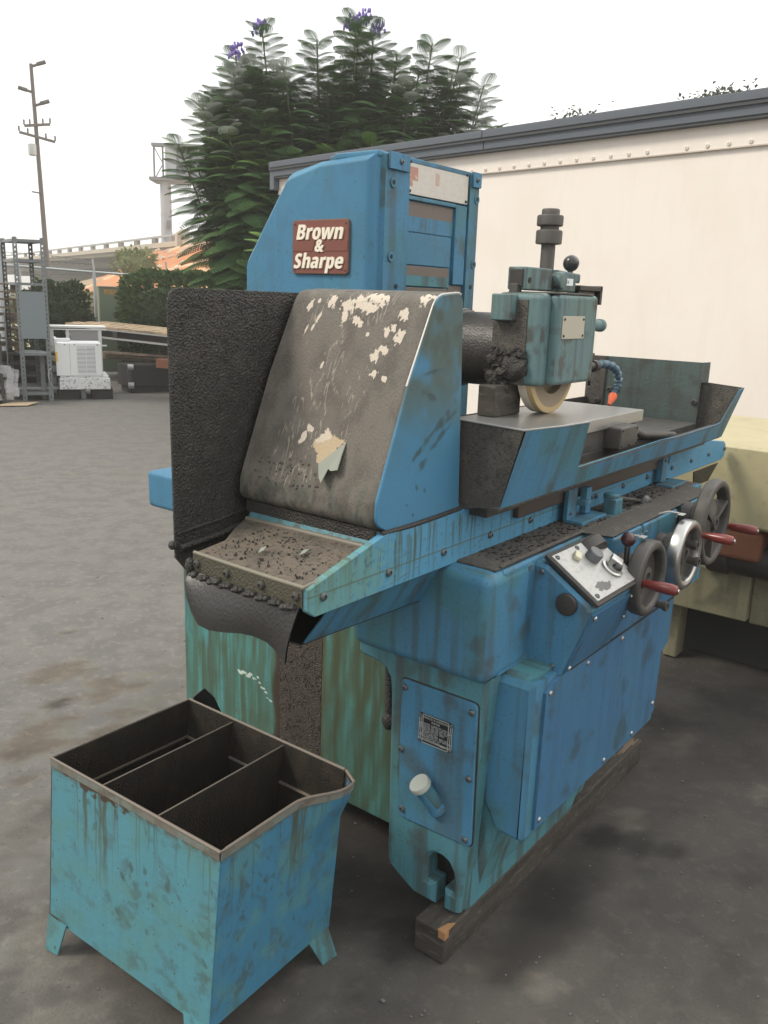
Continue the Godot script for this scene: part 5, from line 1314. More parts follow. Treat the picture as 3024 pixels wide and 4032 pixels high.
func jacaranda() -> void:
	org = Vector3.ZERO
	var base := Vector3(9.35, 0, -8.25)
	var t := thing("jacaranda_tree", "tall feathery green tree with purple flower tips beyond the warehouse roof", "tree", base)
	var right := Vector3(.775, 0, .632); var away := Vector3(.632, 0, -.775)      # across and away from the yard's corner
	var s := Soup.new()
	lathe(s, Vector3.ZERO, Vector3.UP, [.20, 0, .15, .4, .13, 1.2, .11, 1.9], 14)
	part("trunk", s, M.bark, t, 60)
	var fm := frond_mesh(.46)
	var flower := Soup.new()
	for i in 22:
		var a := rng.randf() * TAU; var y := rng.randf() * .22
		var r := .09 * (1.0 - y * 2.6) + .02
		ball(flower, Vector3(cos(a) * r, y, sin(a) * r) * .75, .017, 6, 1.6)
	var flm := build(flower, 60)
	var all := []
	var limbs := Soup.new()
	# upright shoots: [across, away, root height, top height, spread]
	var shoots := []
	for q in [[-2.05, .1, 1.7, 3.45], [-1.75, -.4, 1.6, 3.85], [-1.85, .5, 1.8, 3.2], [-1.35, .1, 2.2, 4.55], [-1.05, -.2, 2.4, 4.85], [-.85, .5, 2.2, 4.15], [-.35, -.3, 2.2, 4.75], [-.55, .3, 2.0, 4.0], [.0, .2, 2.4, 4.35], [.15, -.3, 2.5, 5.02], [.32, .3, 2.5, 5.10], [.50, -.1, 2.6, 4.98], [.62, .5, 2.3, 4.5], [.85, .0, 2.3, 4.75], [1.05, .4, 2.2, 4.3],
			[1.28, -.1, 2.4, 4.90], [1.5, .3, 2.4, 4.45], [1.72, 0.0, 2.6, 4.80], [1.88, .3, 2.5, 4.62], [2.05, -.2, 2.5, 4.42], [2.25, .1, 2.4, 3.95], [2.35, .4, 2.3, 3.4], [-1.7, -.2, 1.7, 2.8], [-1.4, -.5, 1.4, 2.9], [-1.1, -.6, 1.5, 3.2], [-.6, -.6, 1.6, 3.3], [-.1, -.7, 1.8, 3.4], [.4, -.7, 2.0, 3.5], [.9, -.7, 2.1, 3.5], [1.4, -.6, 2.2, 3.5], [1.85, -.5, 2.3, 3.5], [-1.2, .6, 1.4, 2.6], [-.9, .8, 1.6, 3.0], [-.2, .9, 1.8, 3.3], [.5, .9, 2.0, 3.6], [1.2, .9, 2.1, 3.6], [2.0, .7, 2.2, 3.5], [-.95, -.8, .9, 2.1], [-1.2, -.6, .8, 1.9], [-.55, -.8, .9, 2.3], [-1.1, .2, .9, 2.2], [-.75, .2, 1.0, 2.3], [-.35, -1.5, 2.3, 2.75], [.0, -1.5, 2.35, 2.85], [.3, -1.45, 2.35, 2.80], [.7, -1.4, 2.4, 2.95], [-1.0, -1.2, 1.5, 2.25], [1.75, -1.0, 2.5, 3.25], [-.6, .0, 2.6, 4.3], [.2, .4, 2.8, 4.6], [.75, -.3, 2.8, 4.55], [1.2, .2, 2.8, 4.6], [1.6, -.2, 2.8, 4.5], [-1.2, .3, 2.4, 4.3], [-1.6, .1, 2.2, 4.0], [-.2, .1, 2.8, 4.5]]:
		shoots.append(q)
	for i in 96: shoots.append([rng.randf_range(-1.7, 2.0), rng.randf_range(-.6, 1.0), rng.randf_range(1.7, 2.8), rng.randf_range(3.0, 4.35)])
	var flower_at := [[-1.35, 4.55], [-1.05, 4.85], [.15, 5.02], [.32, 5.10], [.50, 4.98]]
	for q in shoots:
		if q[3] < 3.0 and q[0] < 0.0: q[0] = maxf(q[0], -1.05 - (q[3] - 1.9) * .45)
		var foot: Vector3 = right * q[0] * .72 + away * q[1] + Vector3(0, q[2], 0)
		var top: Vector3 = right * (q[0] + rng.randf_range(-.05, .05)) + away * q[1] + Vector3(0, q[3], 0)
		var c0 := Vector3(0, 1.2 + rng.randf() * .6, 0)
		tube(limbs, [c0, c0.lerp(foot, .5) + Vector3(0, .1, 0), foot, foot.lerp(top, .5) + right * .02, top], .011, 5)
		var n := int((q[3] - q[2]) / .078)
		for k in n:
			var f := (k + .5) / n
			var p: Vector3 = foot.lerp(top, f)
			for e in 3:
				var a := k * 1.1 + e * TAU / 3.0 + rng.randf_range(-.45, .45)
				var size := lerpf(1.08, .55, pow(f, 2.4)) * rng.randf_range(.85, 1.15)
				var dir := Vector3(cos(a), lerpf(-.22, .75, pow(f, 3.0)) + rng.randf_range(-.12, .12), sin(a)).normalized()
				var b := Basis.looking_at(-dir, Vector3.UP).scaled_local(Vector3.ONE * size)
				var depth: float = -p.dot(away) + absf(p.dot(right)) * .35 + p.y * .30
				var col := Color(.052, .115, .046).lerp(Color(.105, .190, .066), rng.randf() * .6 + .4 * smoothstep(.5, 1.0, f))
				if q[1] <= -.55 and f > .6 and rng.randf() < .7: col = Color(.15, .26, .065)
				all.append([depth, Transform3D(b, p), col])
	all.sort_custom(func(x, y): return x[0] > y[0])
	part("limb", limbs, M.stem, t, 60)
	var cmats := []
	for k in 6:
		var m := M.leaf.duplicate() as StandardMaterial3D
		m.vertex_color_use_as_albedo = false
		m.albedo_color = [C(.058, .122, .048), C(.070, .142, .053), C(.085, .165, .06), C(.15, .26, .065), C(.078, .148, .06), C(.105, .19, .066)][k]
		cmats.append(m)
	var tr := []; var cs := []
	for i in all.size():
		if i < 290:
			var c: Color = all[i][2]
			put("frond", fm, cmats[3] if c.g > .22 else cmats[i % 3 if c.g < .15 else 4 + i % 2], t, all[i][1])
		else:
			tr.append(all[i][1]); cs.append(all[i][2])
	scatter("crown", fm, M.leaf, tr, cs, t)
	for q in flower_at:
		for k in 2:
			put("flower_cluster", flm, M.petal, t, Transform3D(Basis(Vector3.UP, rng.randf() * 6.0), right * (q[0] + k * .05) + away * (-.1) + Vector3(0, q[1] - .08 + k * .05, 0))).set_meta("kind", "stuff")

func plants() -> void:
	hedge("trimmed_hedge", "big dark green trimmed hedge behind the plank platform", "hedge", W(2.78, 0, 16.3), YT, Vector3(1.28, .93, .75), 5.0, 15000, .085, Color(.032, .062, .022), Color(.095, .155, .05), "hedges beyond the yard", .035)
	hedge("yellow_shrub", "yellow green shrub between the trimmed hedge and the grinder column", "shrub", W(4.65, 0, 16.2), YT, Vector3(1.15, 1.03, .7), 3.6, 9000, .085, Color(.055, .085, .020), Color(.20, .23, .045), "", .05)
	hedge("ragged_bush", "dark ragged bush beside the shelving in front of the orange slope", "bush", W(.42, 0, 16.4), YT, Vector3(.62, .78, .5), 2.6, 5200, .085, Color(.024, .046, .020), Color(.06, .10, .04), "", .12)
	hedge("slope_weed", "pale green weed growing on the slope above the trimmed hedge", "weed", W(3.6, 1.9, 33), YT, Vector3(.75, .55, .5), 2.0, 900, .14, Color(.12, .15, .05), Color(.26, .27, .10), "", .2)
	hedge("grass_clump", "grey green scrub in front of the bridge behind the fence", "scrub", W(.9, .55, 30), YT, Vector3(3.6, .42, .8), 2.2, 2400, .16, Color(.12, .125, .06), Color(.24, .22, .12), "", .2)
	for q in [[22.5, -11.2, 6.15, .55, .34, "sparse dark tree crown peeping over the warehouse roof"], [22.9, -7.6, 6.55, .34, .22, "smaller sparse tree crown peeping over the warehouse roof"]]:
		org = Vector3.ZERO
		var t := thing("distant_tree", q[5], "tree", Vector3(q[0], 0, q[1]), 0.0, "tree tops behind the warehouse")
		var s := Soup.new(); tube(s, [Vector3(0, 0, 0), Vector3(.05, 3, 0), Vector3(0, q[2], 0)], .12, 8)
		for i in 10: tube(s, [Vector3(0, q[2] - .7, 0), Vector3(rng.randf_range(-1, 1) * q[3], q[2] + rng.randf_range(-.1, 1) * q[4], rng.randf_range(-.5, .5))], .015, 4)
		part("trunk", s, M.bark, t)
		var tr := []; var cs := []
		for i in 420:
			var c := Vector3(rng.randfn() * q[3] * .55, q[2] + rng.randfn() * q[4] * .6, rng.randfn() * .4)
			tr.append(Transform3D(Basis.looking_at(Vector3(rng.randfn(), rng.randfn(), rng.randfn()).normalized()), c)); cs.append(Color(.05, .065, .04))
		scatter("crown", build(leaf_mesh(.13, .045, .02), 0.0), M.leaf, tr, cs, t)
# ---------------------------------------------------------------- textures: paint, dirt and wear, with shade put into the door colour
func fbm(w: int, h: int, f: float, seed_: int, oct := 4, sx := 1, sy := 1, ridged := false) -> PackedByteArray:
	var n := FastNoiseLite.new()
	n.seed = seed_; n.frequency = f; n.noise_type = FastNoiseLite.TYPE_SIMPLEX_SMOOTH
	n.fractal_type = FastNoiseLite.FRACTAL_RIDGED if ridged else FastNoiseLite.FRACTAL_FBM
	n.fractal_octaves = oct
	var im := n.get_seamless_image(w / sx, h / sy, false, false, 0.15, true)
	if sx > 1 or sy > 1: im.resize(w, h, Image.INTERPOLATE_CUBIC)
	im.convert(Image.FORMAT_L8)
	return im.get_data()

func sst(a: float, b: float, x: float) -> float:
	var t := clampf((x - a) / (b - a), 0.0, 1.0)
	return t * t * (3.0 - 2.0 * t)

class Paint:
	var w: int
	var h: int
	var d := PackedByteArray()
	func _init(ww: int, hh: int, c: Color) -> void:
		w = ww; h = hh
		var im := Image.create(w, h, false, Image.FORMAT_RGB8)
		im.fill(c)
		d = im.get_data()
	func over(n: PackedByteArray, lo: float, hi: float, c: Color, a: float, y0 := 0.0, y1 := 1.0) -> void:   # lay colour c where the noise n passes from lo to hi; y0 > y1 fades
		var lut := PackedFloat32Array(); lut.resize(256)
		for i in 256: lut[i] = smoothstep(lo, hi, i / 255.0) * a
		var r := c.r8; var g := c.g8; var b := c.b8
		for y in h:
			var k := 1.0
			if y0 != 0.0 or y1 != 1.0: 
				var tt := clampf((float(y) / h - y0) / (y1 - y0), 0.0, 1.0)
				k = tt * tt * (3.0 - 2.0 * tt)
			if k <= 0.0: continue
			for i in range(y * w, y * w + w):
				var t := lut[n[i]] * k
				if t > 0.004:
					var j := i * 3
					d[j] = int(d[j] + (r - d[j]) * t); d[j + 1] = int(d[j + 1] + (g - d[j + 1]) * t); d[j + 2] = int(d[j + 2] + (b - d[j + 2]) * t)
	func spot(cx: float, cy: float, rx: float, ry: float, ang: float, c: Color, a: float, n: PackedByteArray, rough := 0.5, edge := 0.25) -> void:   # a patch with an uneven edge, in 0..1 units
		var R := maxf(rx, ry) * 1.5
		var ca := cos(ang); var sa := sin(ang)
		for y in range(maxi(0, int((cy - R) * h)), mini(h, int((cy + R) * h))):
			for x in range(maxi(0, int((cx - R) * w)), mini(w, int((cx + R) * w))):
				var u := float(x) / w - cx; var v := float(y) / h - cy
				var e := sqrt(pow((u * ca + v * sa) / rx, 2) + pow((v * ca - u * sa) / ry, 2)) + (n[y * w + x] / 255.0 - 0.5) * rough * 2.0
				var t := (1.0 - smoothstep(1.0 - edge, 1.0, e)) * a
				if t > 0.004:
					var j := (y * w + x) * 3
					d[j] = int(d[j] + (c.r8 - d[j]) * t); d[j + 1] = int(d[j + 1] + (c.g8 - d[j + 1]) * t); d[j + 2] = int(d[j + 2] + (c.b8 - d[j + 2]) * t)
	func patch(poly: PackedVector2Array, c: Color, a: float, n: PackedByteArray, rough := .02) -> void:
		var lo := poly[0]; var hi := poly[0]
		for q in poly: lo = lo.min(q); hi = hi.max(q)
		for y in range(maxi(0, int((lo.y - rough) * h)), mini(h, int((hi.y + rough) * h))):
			for x in range(maxi(0, int((lo.x - rough) * w)), mini(w, int((hi.x + rough) * w))):
				var q := Vector2(float(x) / w, float(y) / h) + Vector2(n[y * w + x] / 255.0 - .5, n[(y * w + x + 7919) % n.size()] / 255.0 - .5) * rough * 2.0
				if Geometry2D.is_point_in_polygon(q, poly):
					var j := (y * w + x) * 3
					d[j] = int(d[j] + (c.r8 - d[j]) * a); d[j + 1] = int(d[j + 1] + (c.g8 - d[j + 1]) * a); d[j + 2] = int(d[j + 2] + (c.b8 - d[j + 2]) * a)
	func drip(x: float, y: float, wd: float, len: float, c: Color, a: float) -> void:
		var x0 := int((x - wd) * w); var x1 := int((x + wd) * w) + 1
		for yy in range(maxi(0, int(y * h)), mini(h, int((y + len) * h))):
			var f := (float(yy) / h - y) / len
			var ta := a * (1.0 - f * f) * minf(1.0, f * 12.0 + 0.3)
			var mid := x + sin(yy * 0.05 + x * 90.0) * wd * 0.35
			for xx in range(maxi(0, x0), mini(w, x1)):
				var t := ta * clampf(1.3 * (1.0 - absf(float(xx) / w - mid) / wd), 0.0, 1.0)
				if t > 0.004:
					var j := (yy * w + xx) * 3
					d[j] = int(d[j] + (c.r8 - d[j]) * t); d[j + 1] = int(d[j + 1] + (c.g8 - d[j + 1]) * t); d[j + 2] = int(d[j + 2] + (c.b8 - d[j + 2]) * t)
	func bar(x0: float, y0: float, x1: float, y1: float, c: Color, a := 1.0) -> void:
		for y in range(int(y0 * h), mini(h, int(y1 * h))):
			for x in range(int(x0 * w), mini(w, int(x1 * w))):
				var j := (y * w + x) * 3
				d[j] = int(d[j] + (c.r8 - d[j]) * a); d[j + 1] = int(d[j + 1] + (c.g8 - d[j + 1]) * a); d[j + 2] = int(d[j + 2] + (c.b8 - d[j + 2]) * a)
	func tex() -> ImageTexture:
		return ImageTexture.create_from_image(Image.create_from_data(w, h, false, Image.FORMAT_RGB8, d))

func height_tex(n: PackedByteArray, w: int, h: int) -> ImageTexture:
	return ImageTexture.create_from_image(Image.create_from_data(w, h, false, Image.FORMAT_L8, n))

func C(r: float, g: float, b: float) -> Color:      # linear, real-world base colour
	return Color(r, g, b).linear_to_srgb()

func mat(n: String, col, rough := 0.6, metal := 0.0, bump: Texture2D = null, cm := 0.1, scale := 1.0, spec := 0.5) -> StandardMaterial3D:
	var m := StandardMaterial3D.new()
	m.resource_name = n
	if col is Texture2D: m.albedo_texture = col
	else: m.albedo_color = col
	m.roughness = rough; m.metallic = metal; m.metallic_specular = spec
	m.uv1_scale = Vector3(scale, scale, 1)
	if bump:
		m.heightmap_enabled = true; m.heightmap_texture = bump; m.heightmap_scale = cm
	M[n] = m
	return m

func worn_paint(base: Color, alt: Color, dirt: Color, sd: int, alt_a: float, dirt_a: float, streak_a: float, w := 512, h := 512) -> Paint:
	var p := Paint.new(w, h, base)
	p.over(fbm(w, h, 0.006, sd), 0.35, 0.8, alt, alt_a)
	p.over(fbm(w, h, 0.03, sd + 1, 3, 1, 16), 0.5, 0.85, dirt, streak_a)
	p.over(fbm(w, h, 0.07, sd + 2, 3, 1, 8), 0.6, 0.9, alt.lerp(dirt, 0.4), streak_a * 0.8)
	p.over(fbm(w, h, 0.012, sd + 3, 5), 0.58, 0.85, dirt, dirt_a)
	p.over(fbm(w, h, 0.15, sd + 4, 3), 0.72, 0.86, dirt, 0.35)
	p.over(fbm(w, h, 0.2, sd + 5, 2), 0.78, 0.9, base.lightened(0.25), 0.3)
	return p

func materials() -> void:
	var blue := C(0.056, 0.180, 0.295)
	var teal := C(0.072, 0.205, 0.215)
	var grime := C(0.060, 0.052, 0.042)
	var green := C(0.085, 0.115, 0.085)
	var rough_h := height_tex(fbm(512, 512, 0.03, 901, 5), 512, 512)
	var crust_h := height_tex(fbm(512, 512, 0.13, 902, 4), 512, 512)
	var fine := fbm(512, 512, 0.18, 903, 3)
	var fine_h := height_tex(fine, 512, 512)
	mat("blue", worn_paint(blue, teal.darkened(.12), grime, 11, 0.60, 0.42, 0.34).tex(), 0.55, 0.0, rough_h, 0.05, 0.9, 0.36)
	mat("blue_clean", worn_paint(blue, teal.lerp(blue, 0.5), grime, 31, 0.3, 0.10, 0.07).tex(), 0.55, 0.0, rough_h, 0.03, 0.8, 0.36)
	mat("teal", worn_paint(teal.lerp(blue, 0.3), teal, grime, 51, 0.7, 0.4, 0.45).tex(), 0.55, 0.0, rough_h, 0.06, 1.1, 0.36)
	# door side: blue darkened to carry its shade, plus smudges
	var p := worn_paint(blue.lerp(C(0.04, 0.115, 0.225), 0.75), teal, C(0.035, 0.05, 0.055), 71, 0.15, 0.5, 0.12)
	mat("door", p.tex(), 0.55, 0.0, rough_h, 0.04, 1.0, 0.36)
	# dried grinding sludge
	p = Paint.new(512, 512, C(0.062, 0.056, 0.047))
	p.over(fbm(512, 512, 0.01, 91, 5), 0.4, 0.8, C(0.105, 0.092, 0.075), 0.7)
	p.over(fbm(512, 512, 0.06, 92, 4), 0.55, 0.8, C(0.03, 0.028, 0.025), 0.8)
	p.over(fbm(512, 512, 0.12, 93, 3), 0.7, 0.85, C(0.16, 0.15, 0.125), 0.5)
	mat("sludge", p.tex(), 0.75, 0.0, crust_h, 0.2, 2.2)
	p = Paint.new(512, 512, C(0.026, 0.024, 0.021))
	p.over(fbm(512, 512, 0.012, 95, 4), 0.4, 0.8, C(0.045, 0.041, 0.034), 0.7)
	p.over(fbm(512, 512, 0.09, 96, 4), 0.58, 0.8, C(0.018, 0.017, 0.015), 0.85)
	p.over(fbm(512, 512, 0.1, 97, 3), 0.7, 0.9, C(0.10, 0.095, 0.08), 0.4)
	mat("crust", p.tex(), 0.62, 0.0, crust_h, 0.42, 2.4)
	mat("oily_iron", p.tex(), 0.42, 0.1, crust_h, 0.12, 2.0)
	mat("guard", worn_paint(C(0.105, 0.175, 0.185), C(0.115, 0.175, 0.15), grime, 131, 0.6, 0.65, 0.4).tex(), 0.55, 0.0, rough_h, 0.05, 1.6, 0.36)
	p = Paint.new(512, 512, C(0.070, 0.066, 0.060))
	p.over(fbm(512, 512, 0.01, 98, 4), 0.4, 0.8, C(0.045, 0.042, 0.036), 0.7)
	p.over(fbm(512, 512, 0.1, 99, 3), 0.6, 0.85, C(0.12, 0.11, 0.10), 0.4)
	mat("iron", p.tex(), 0.5, 0.25, fine_h, 0.04, 2.0)
	mat("iron_dark", C(0.035, 0.032, 0.029), 0.5, 0.2, fine_h, 0.05, 3.0)
	mat("steel", C(0.42, 0.42, 0.41), 0.3, 0.95, fine_h, 0.01, 3.0)
	mat("chuck_top", C(0.34, 0.34, 0.33), 0.34, 0.75, fine_h, 0.008, 2.0)
	mat("bolt", C(0.11, 0.125, 0.13), 0.38, 0.5)
	mat("bolt_bright", C(0.4, 0.4, 0.4), 0.3, 0.8)
	mat("hole", C(0.012, 0.013, 0.014), 0.8)
	mat("rubber", C(0.022, 0.021, 0.020), 0.42, 0.0, crust_h, 0.07, 1.6)
	mat("maroon", C(0.14, 0.022, 0.018), 0.28)
	mat("knob", C(0.03, 0.032, 0.034), 0.25)
	mat("knob_red", C(0.05, 0.018, 0.018), 0.22)
	mat("stone_white", C(0.62, 0.57, 0.47), 0.9, 0.0, fine_h, 0.05, 6.0)
	mat("stone_tan", C(0.44, 0.33, 0.17), 0.9, 0.0, fine_h, 0.05, 6.0)
	mat("stone_grey", C(0.26, 0.21, 0.15), 0.95, 0.0, fine_h, 0.08, 6.0)
	mat("tan_paint", C(0.42, 0.33, 0.22), 0.8, 0.0, fine_h, 0.08, 4.0)
	mat("flake", C(0.22, 0.24, 0.20), 0.7)
	mat("orange", C(0.75, 0.13, 0.04), 0.4)
	mat("hose", C(0.055, 0.105, 0.145), 0.4)
	mat("white", C(0.72, 0.72, 0.70), 0.5)
	mat("label_white", C(0.66, 0.70, 0.70), 0.5)
	mat("plate_print", C(0.34, 0.36, 0.35), 0.5)
	mat("black", C(0.012, 0.013, 0.014), 0.4)
	mat("brand_red", C(0.165, 0.052, 0.036), 0.6, 0.0, fine_h, 0.02, 3.0)
	mat("brand_edge", C(0.11, 0.075, 0.055), 0.6)
	mat("brand_white", C(0.74, 0.68, 0.56), 0.55)
	# hood, sloping face: dried mud over pale primer, flaked off in patches (u along z from rear to front, v down the slope)
	var n1 := fbm(640, 512, 0.03, 201, 4)
	var n2 := fbm(640, 512, 0.08, 202, 4)
	var nm := fbm(640, 512, 0.045, 208, 5)
	var w := 640
	p = Paint.new(w, 512, C(0.125, 0.114, 0.096))
	p.over(fbm(w, 512, 0.008, 203, 4), 0.35, 0.8, C(0.080, 0.073, 0.061), 0.8)
	p.over(n2, 0.55, 0.8, C(0.160, 0.140, 0.115), 0.35)
	p.over(fbm(w, 512, 0.14, 204, 3), 0.66, 0.84, C(0.05, 0.045, 0.04), 0.6)
	p.over(fbm(w, 512, 0.02, 205, 4), 0.45, 0.75, C(0.055, 0.075, 0.060), 0.55, 0.78, 0.95)
	p.over(fbm(w, 512, 0.03, 206, 4), 0.4, 0.8, C(0.05, 0.043, 0.035), 0.8, 0.84, 1.0)
	var vein := fbm(w, 512, 0.028, 207, 4, 1, 3, true)
	var pale := C(0.50, 0.44, 0.36)
	for q in [[.465, .40, .075, .27, 0.0], [.31, .60, .075, .22, .25], [.58, .52, .07, .16, .3], [.70, .50, .05, .17, 0.0], [.42, .82, .15, .08, .4], [.22, .15, .04, .12, .2], [.60, .06, .16, .10, 0.0]]:
		var keep := p.d.duplicate()
		p.over(vein, 0.70, 0.88, C(0.36, 0.315, 0.25), 0.62)
		for y in 512:      # keep the crackle only inside this patch
			for x in w:
				var e := sqrt(pow((float(x) / w - q[0] + (float(y) / 512 - q[1]) * q[4]) / q[2], 2) + pow((float(y) / 512 - q[1]) / q[3], 2)) + (n1[y * w + x] / 255.0 - .5) * .8
				if e > 1.0:
					var j := (y * w + x) * 3
					p.d[j] = keep[j]; p.d[j + 1] = keep[j + 1]; p.d[j + 2] = keep[j + 2]
	for q in [[.154, .078, .024, .028], [.307, .054, .035, .03], [.211, .056, .012, .010], [.44, .080, .052, .036], [.53, .060, .07, .034], [.615, .042, .085, .026], [.60, .085, .06, .026], [.438, .125, .024, .038], [.535, .143, .050, .018], [.66, .028, .05, .014],
			[.836, .104, .036, .024], [.935, .030, .030, .032], [.975, .016, .03, .010], [.853, .204, .030, .032], [.735, .293, .030, .028], [.782, .263, .034, .018], [.767, .368, .026, .018], [.846, .390, .017, .012], [.756, .18, .020, .026], [.80, .17, .02, .02],
			[.245, .145, .010, .032], [.232, .180, .010, .020], [.184, .196, .008, .02], [.391, .353, .010, .018], [.405, .682, .022, .030], [.444, .640, .024, .016], [.64, .20, .012, .010]]:
		p.spot(q[0] + .004, q[1] - .004, q[2] * 1.15, q[3] * 1.15, 0.3, C(0.05, 0.045, 0.038), 0.5, nm, 0.8, 0.3)
		p.spot(q[0], q[1], q[2], q[3], 0.3, pale, 0.97, nm, 0.8, 0.12)
	var pp := P2([.563, .624, .602, .648, .716, .668, .658, .71, .60, .80, .55, .77, .534, .735, .487, .706, .489, .688, .539, .655])
	p.patch(pp, C(0.40, 0.315, 0.205), 0.97, n2, .012)
	p.patch(P2([.563, .624, .602, .648, .60, .67, .54, .69, .49, .69, .539, .655]), pale, 0.8, n2, .015)
	mat("hood_slope", p.tex(), 0.85, 0.0, height_tex(fbm(w, 512, 0.11, 209, 4), w, 512), 0.10, 1.0)
	# hood, operator side: blue paint under a green-grey film, with smears (u along x, v down)
	var s1 := fbm(384, 512, 0.02, 211, 5)
	p = Paint.new(384, 512, blue)
	p.over(fbm(384, 512, 0.006, 212, 3), 0.0, 0.6, C(0.072, 0.105, 0.095), 0.92, 0.80, 0.28)
	p.over(fbm(384, 512, 0.012, 213, 4), 0.4, 0.75, C(0.060, 0.078, 0.070), 0.8, 0.62, 0.05)
	for q in [[0.62, 0.60, 0.22, 0.02, -0.45], [0.70, 0.63, 0.2, 0.014, -0.4], [0.42, 0.70, 0.11, 0.022, -0.55], [0.52, 0.73, 0.07, 0.03, -0.6], [0.56, 0.34, 0.14, 0.012, -0.1], [0.6, 0.45, 0.10, 0.02, 0.2], [0.45, 0.83, 0.03, 0.016, 0.4], [0.55, 0.86, 0.02, 0.02, 0.3], [0.43, 0.95, 0.014, 0.01, 0], [0.36, 0.90, 0.02, 0.01, 0.2], [0.8, 0.55, 0.1, 0.02, -0.3]]:
		p.spot(q[0], q[1], q[2], q[3], q[4], C(0.040, 0.056, 0.056), 0.62, s1, 1.0, 0.85)
	p.over(fbm(384, 512, 0.15, 214, 3), 0.74, 0.86, grime, 0.3)
	mat("hood_side", p.tex(), 0.52, 0.0, null, 0.1, 1.0, 0.36)
	# tank, left end and front
	for k in 2:
		p = worn_paint(C(0.075, 0.222, 0.268) if k == 0 else C(0.045, 0.165, 0.260), C(0.085, 0.200, 0.190), C(0.06, 0.058, 0.05), 221 + k * 20, 0.55, 0.25, 0.06)
		var ns := fbm(512, 512, 0.03, 229 + k, 4)
		rng.seed = 40 + k
		for i in 16:
			p.drip(rng.randf(), rng.randf_range(0.0, 0.06), rng.randf_range(0.003, 0.010), rng.randf_range(0.12, 0.6), C(0.075, 0.075, 0.055) if i % 3 else C(0.05, 0.075, 0.075), rng.randf_range(0.25, 0.6))
		for i in 9:
			p.drip((0.21 if k == 0 else 0.5) + rng.randf() * 0.15, 0.02, rng.randf_range(0.006, 0.02), rng.randf_range(0.25, 0.65), C(0.062, 0.060, 0.035), 0.5)
		for i in 46:      # finger smears, thickest near the shared top corner
			var t := pow(rng.randf(), 1.6)
			var cx := 1.0 - t * .75 if k == 0 else t * .65
			p.spot(cx, rng.randf_range(0.05, 0.35) + rng.randf() * rng.randf() * .6, rng.randf_range(0.006, 0.022), rng.randf_range(0.012, 0.05), rng.randf_range(-0.9, 0.7), C(0.048, 0.068, 0.066), rng.randf_range(0.15, 0.55), ns, 1.0, 0.8)
		for i in 14: p.spot(rng.randf(), rng.randf_range(.4, 1.0), rng.randf_range(0.02, 0.07), rng.randf_range(0.03, 0.12), rng.randf_range(-0.9, 0.9), C(0.06, 0.085, 0.08), rng.randf_range(0.2, 0.45), ns, 1.0, 0.9)
		for i in 40: p.spot(rng.randf(), rng.randf(), 0.003, 0.005, 0, C(0.05, 0.035, 0.02), 0.8, ns, 0.5, 0.3)
		var nr := fbm(512, 512, 0.04, 240 + k, 4)
		p.over(nr, 0.25, 0.6, C(0.085, 0.060, 0.042) if k == 0 else C(0.075, 0.065, 0.055), 0.9, 0.085, 0.03)
		if k == 0: p.spot(0.27, 0.03, 0.24, 0.06, 0.0, C(0.05, 0.032, 0.022), 0.9, ns, 0.9, 0.5)
		mat("tank_end" if k == 0 else "tank_front", p.tex(), 0.55, 0.0, rough_h, 0.05, 1.0, 0.36)
	p = Paint.new(512, 512, C(0.020, 0.017, 0.014))
	p.over(fbm(512, 512, 0.012, 251, 4), 0.4, 0.8, C(0.034, 0.026, 0.018), 0.8)
	p.over(fbm(512, 512, 0.05, 252, 4, 1, 4), 0.55, 0.8, C(0.016, 0.015, 0.013), 0.8)
	p.over(fbm(512, 512, 0.12, 253, 3), 0.68, 0.85, C(0.06, 0.052, 0.04), 0.4)
	mat("tank_inside", p.tex(), 0.5, 0.0, crust_h, 0.12, 2.0)
	mat("rim", C(0.155, 0.13, 0.105), 0.6, 0.2, fine_h, 0.06, 5.0)
	# rear body end, green paint run with coolant (u from rear to front, v down)
	p = worn_paint(C(0.080, 0.235, 0.220), C(0.075, 0.26, 0.285), C(0.065, 0.085, 0.050), 261, 0.6, 0.3, 0.55)
	rng.seed = 77
	for i in 60:
		var x := rng.randf()
		p.drip(x, rng.randf_range(-0.1, 0.35), rng.randf_range(0.003, 0.012), rng.randf_range(0.3, 1.1), C(0.05, 0.06, 0.035) if i % 2 else C(0.065, 0.05, 0.03), rng.randf_range(0.25, 0.6))
	p.over(fbm(512, 512, 0.04, 262, 3, 1, 16), 0.3, 0.7, C(0.060, 0.080, 0.046), 0.55)
	for i in 46:      # right half is stained olive
		p.drip(rng.randf_range(0.70, 1.0), -0.05, rng.randf_range(0.01, 0.03), 1.4, C(0.058, 0.070, 0.040), 0.22)
	for i in 24: p.drip(rng.randf_range(0.475, 0.645), -0.05, rng.randf_range(0.012, 0.03), 1.5, C(0.045, 0.032, 0.022), 0.62)
	for i in 6: p.drip(rng.randf_range(0.63, 0.69), -0.05, 0.012, 1.3, C(0.10, 0.062, 0.025), 0.4)
	var nc := fbm(512, 512, 0.06, 263, 3)
	for i in 16: p.spot(0.30 + i * 0.010, 0.655 + (0.0 if i < 9 else (i - 9) * 0.011) + sin(i * 1.9) * 0.006, 0.009, 0.006, 0.3, C(0.55, 0.62, 0.55), 0.85, nc, 0.8, 0.3)
	p.over(fbm(512, 512, 0.16, 264, 3), 0.74, 0.86, grime, 0.5)
	mat("body_end", p.tex(), 0.5, 0.0, rough_h, 0.06, 1.0, 0.36)
	p = Paint.new(256, 512, C(0.045, 0.035, 0.026))
	p.over(fbm(256, 512, 0.09, 271, 3), 0.55, 0.75, C(0.10, 0.08, 0.055), 0.6)
	mat("streak_crust", p.tex(), 0.35, 0.0, crust_h, 0.6, 3.0)
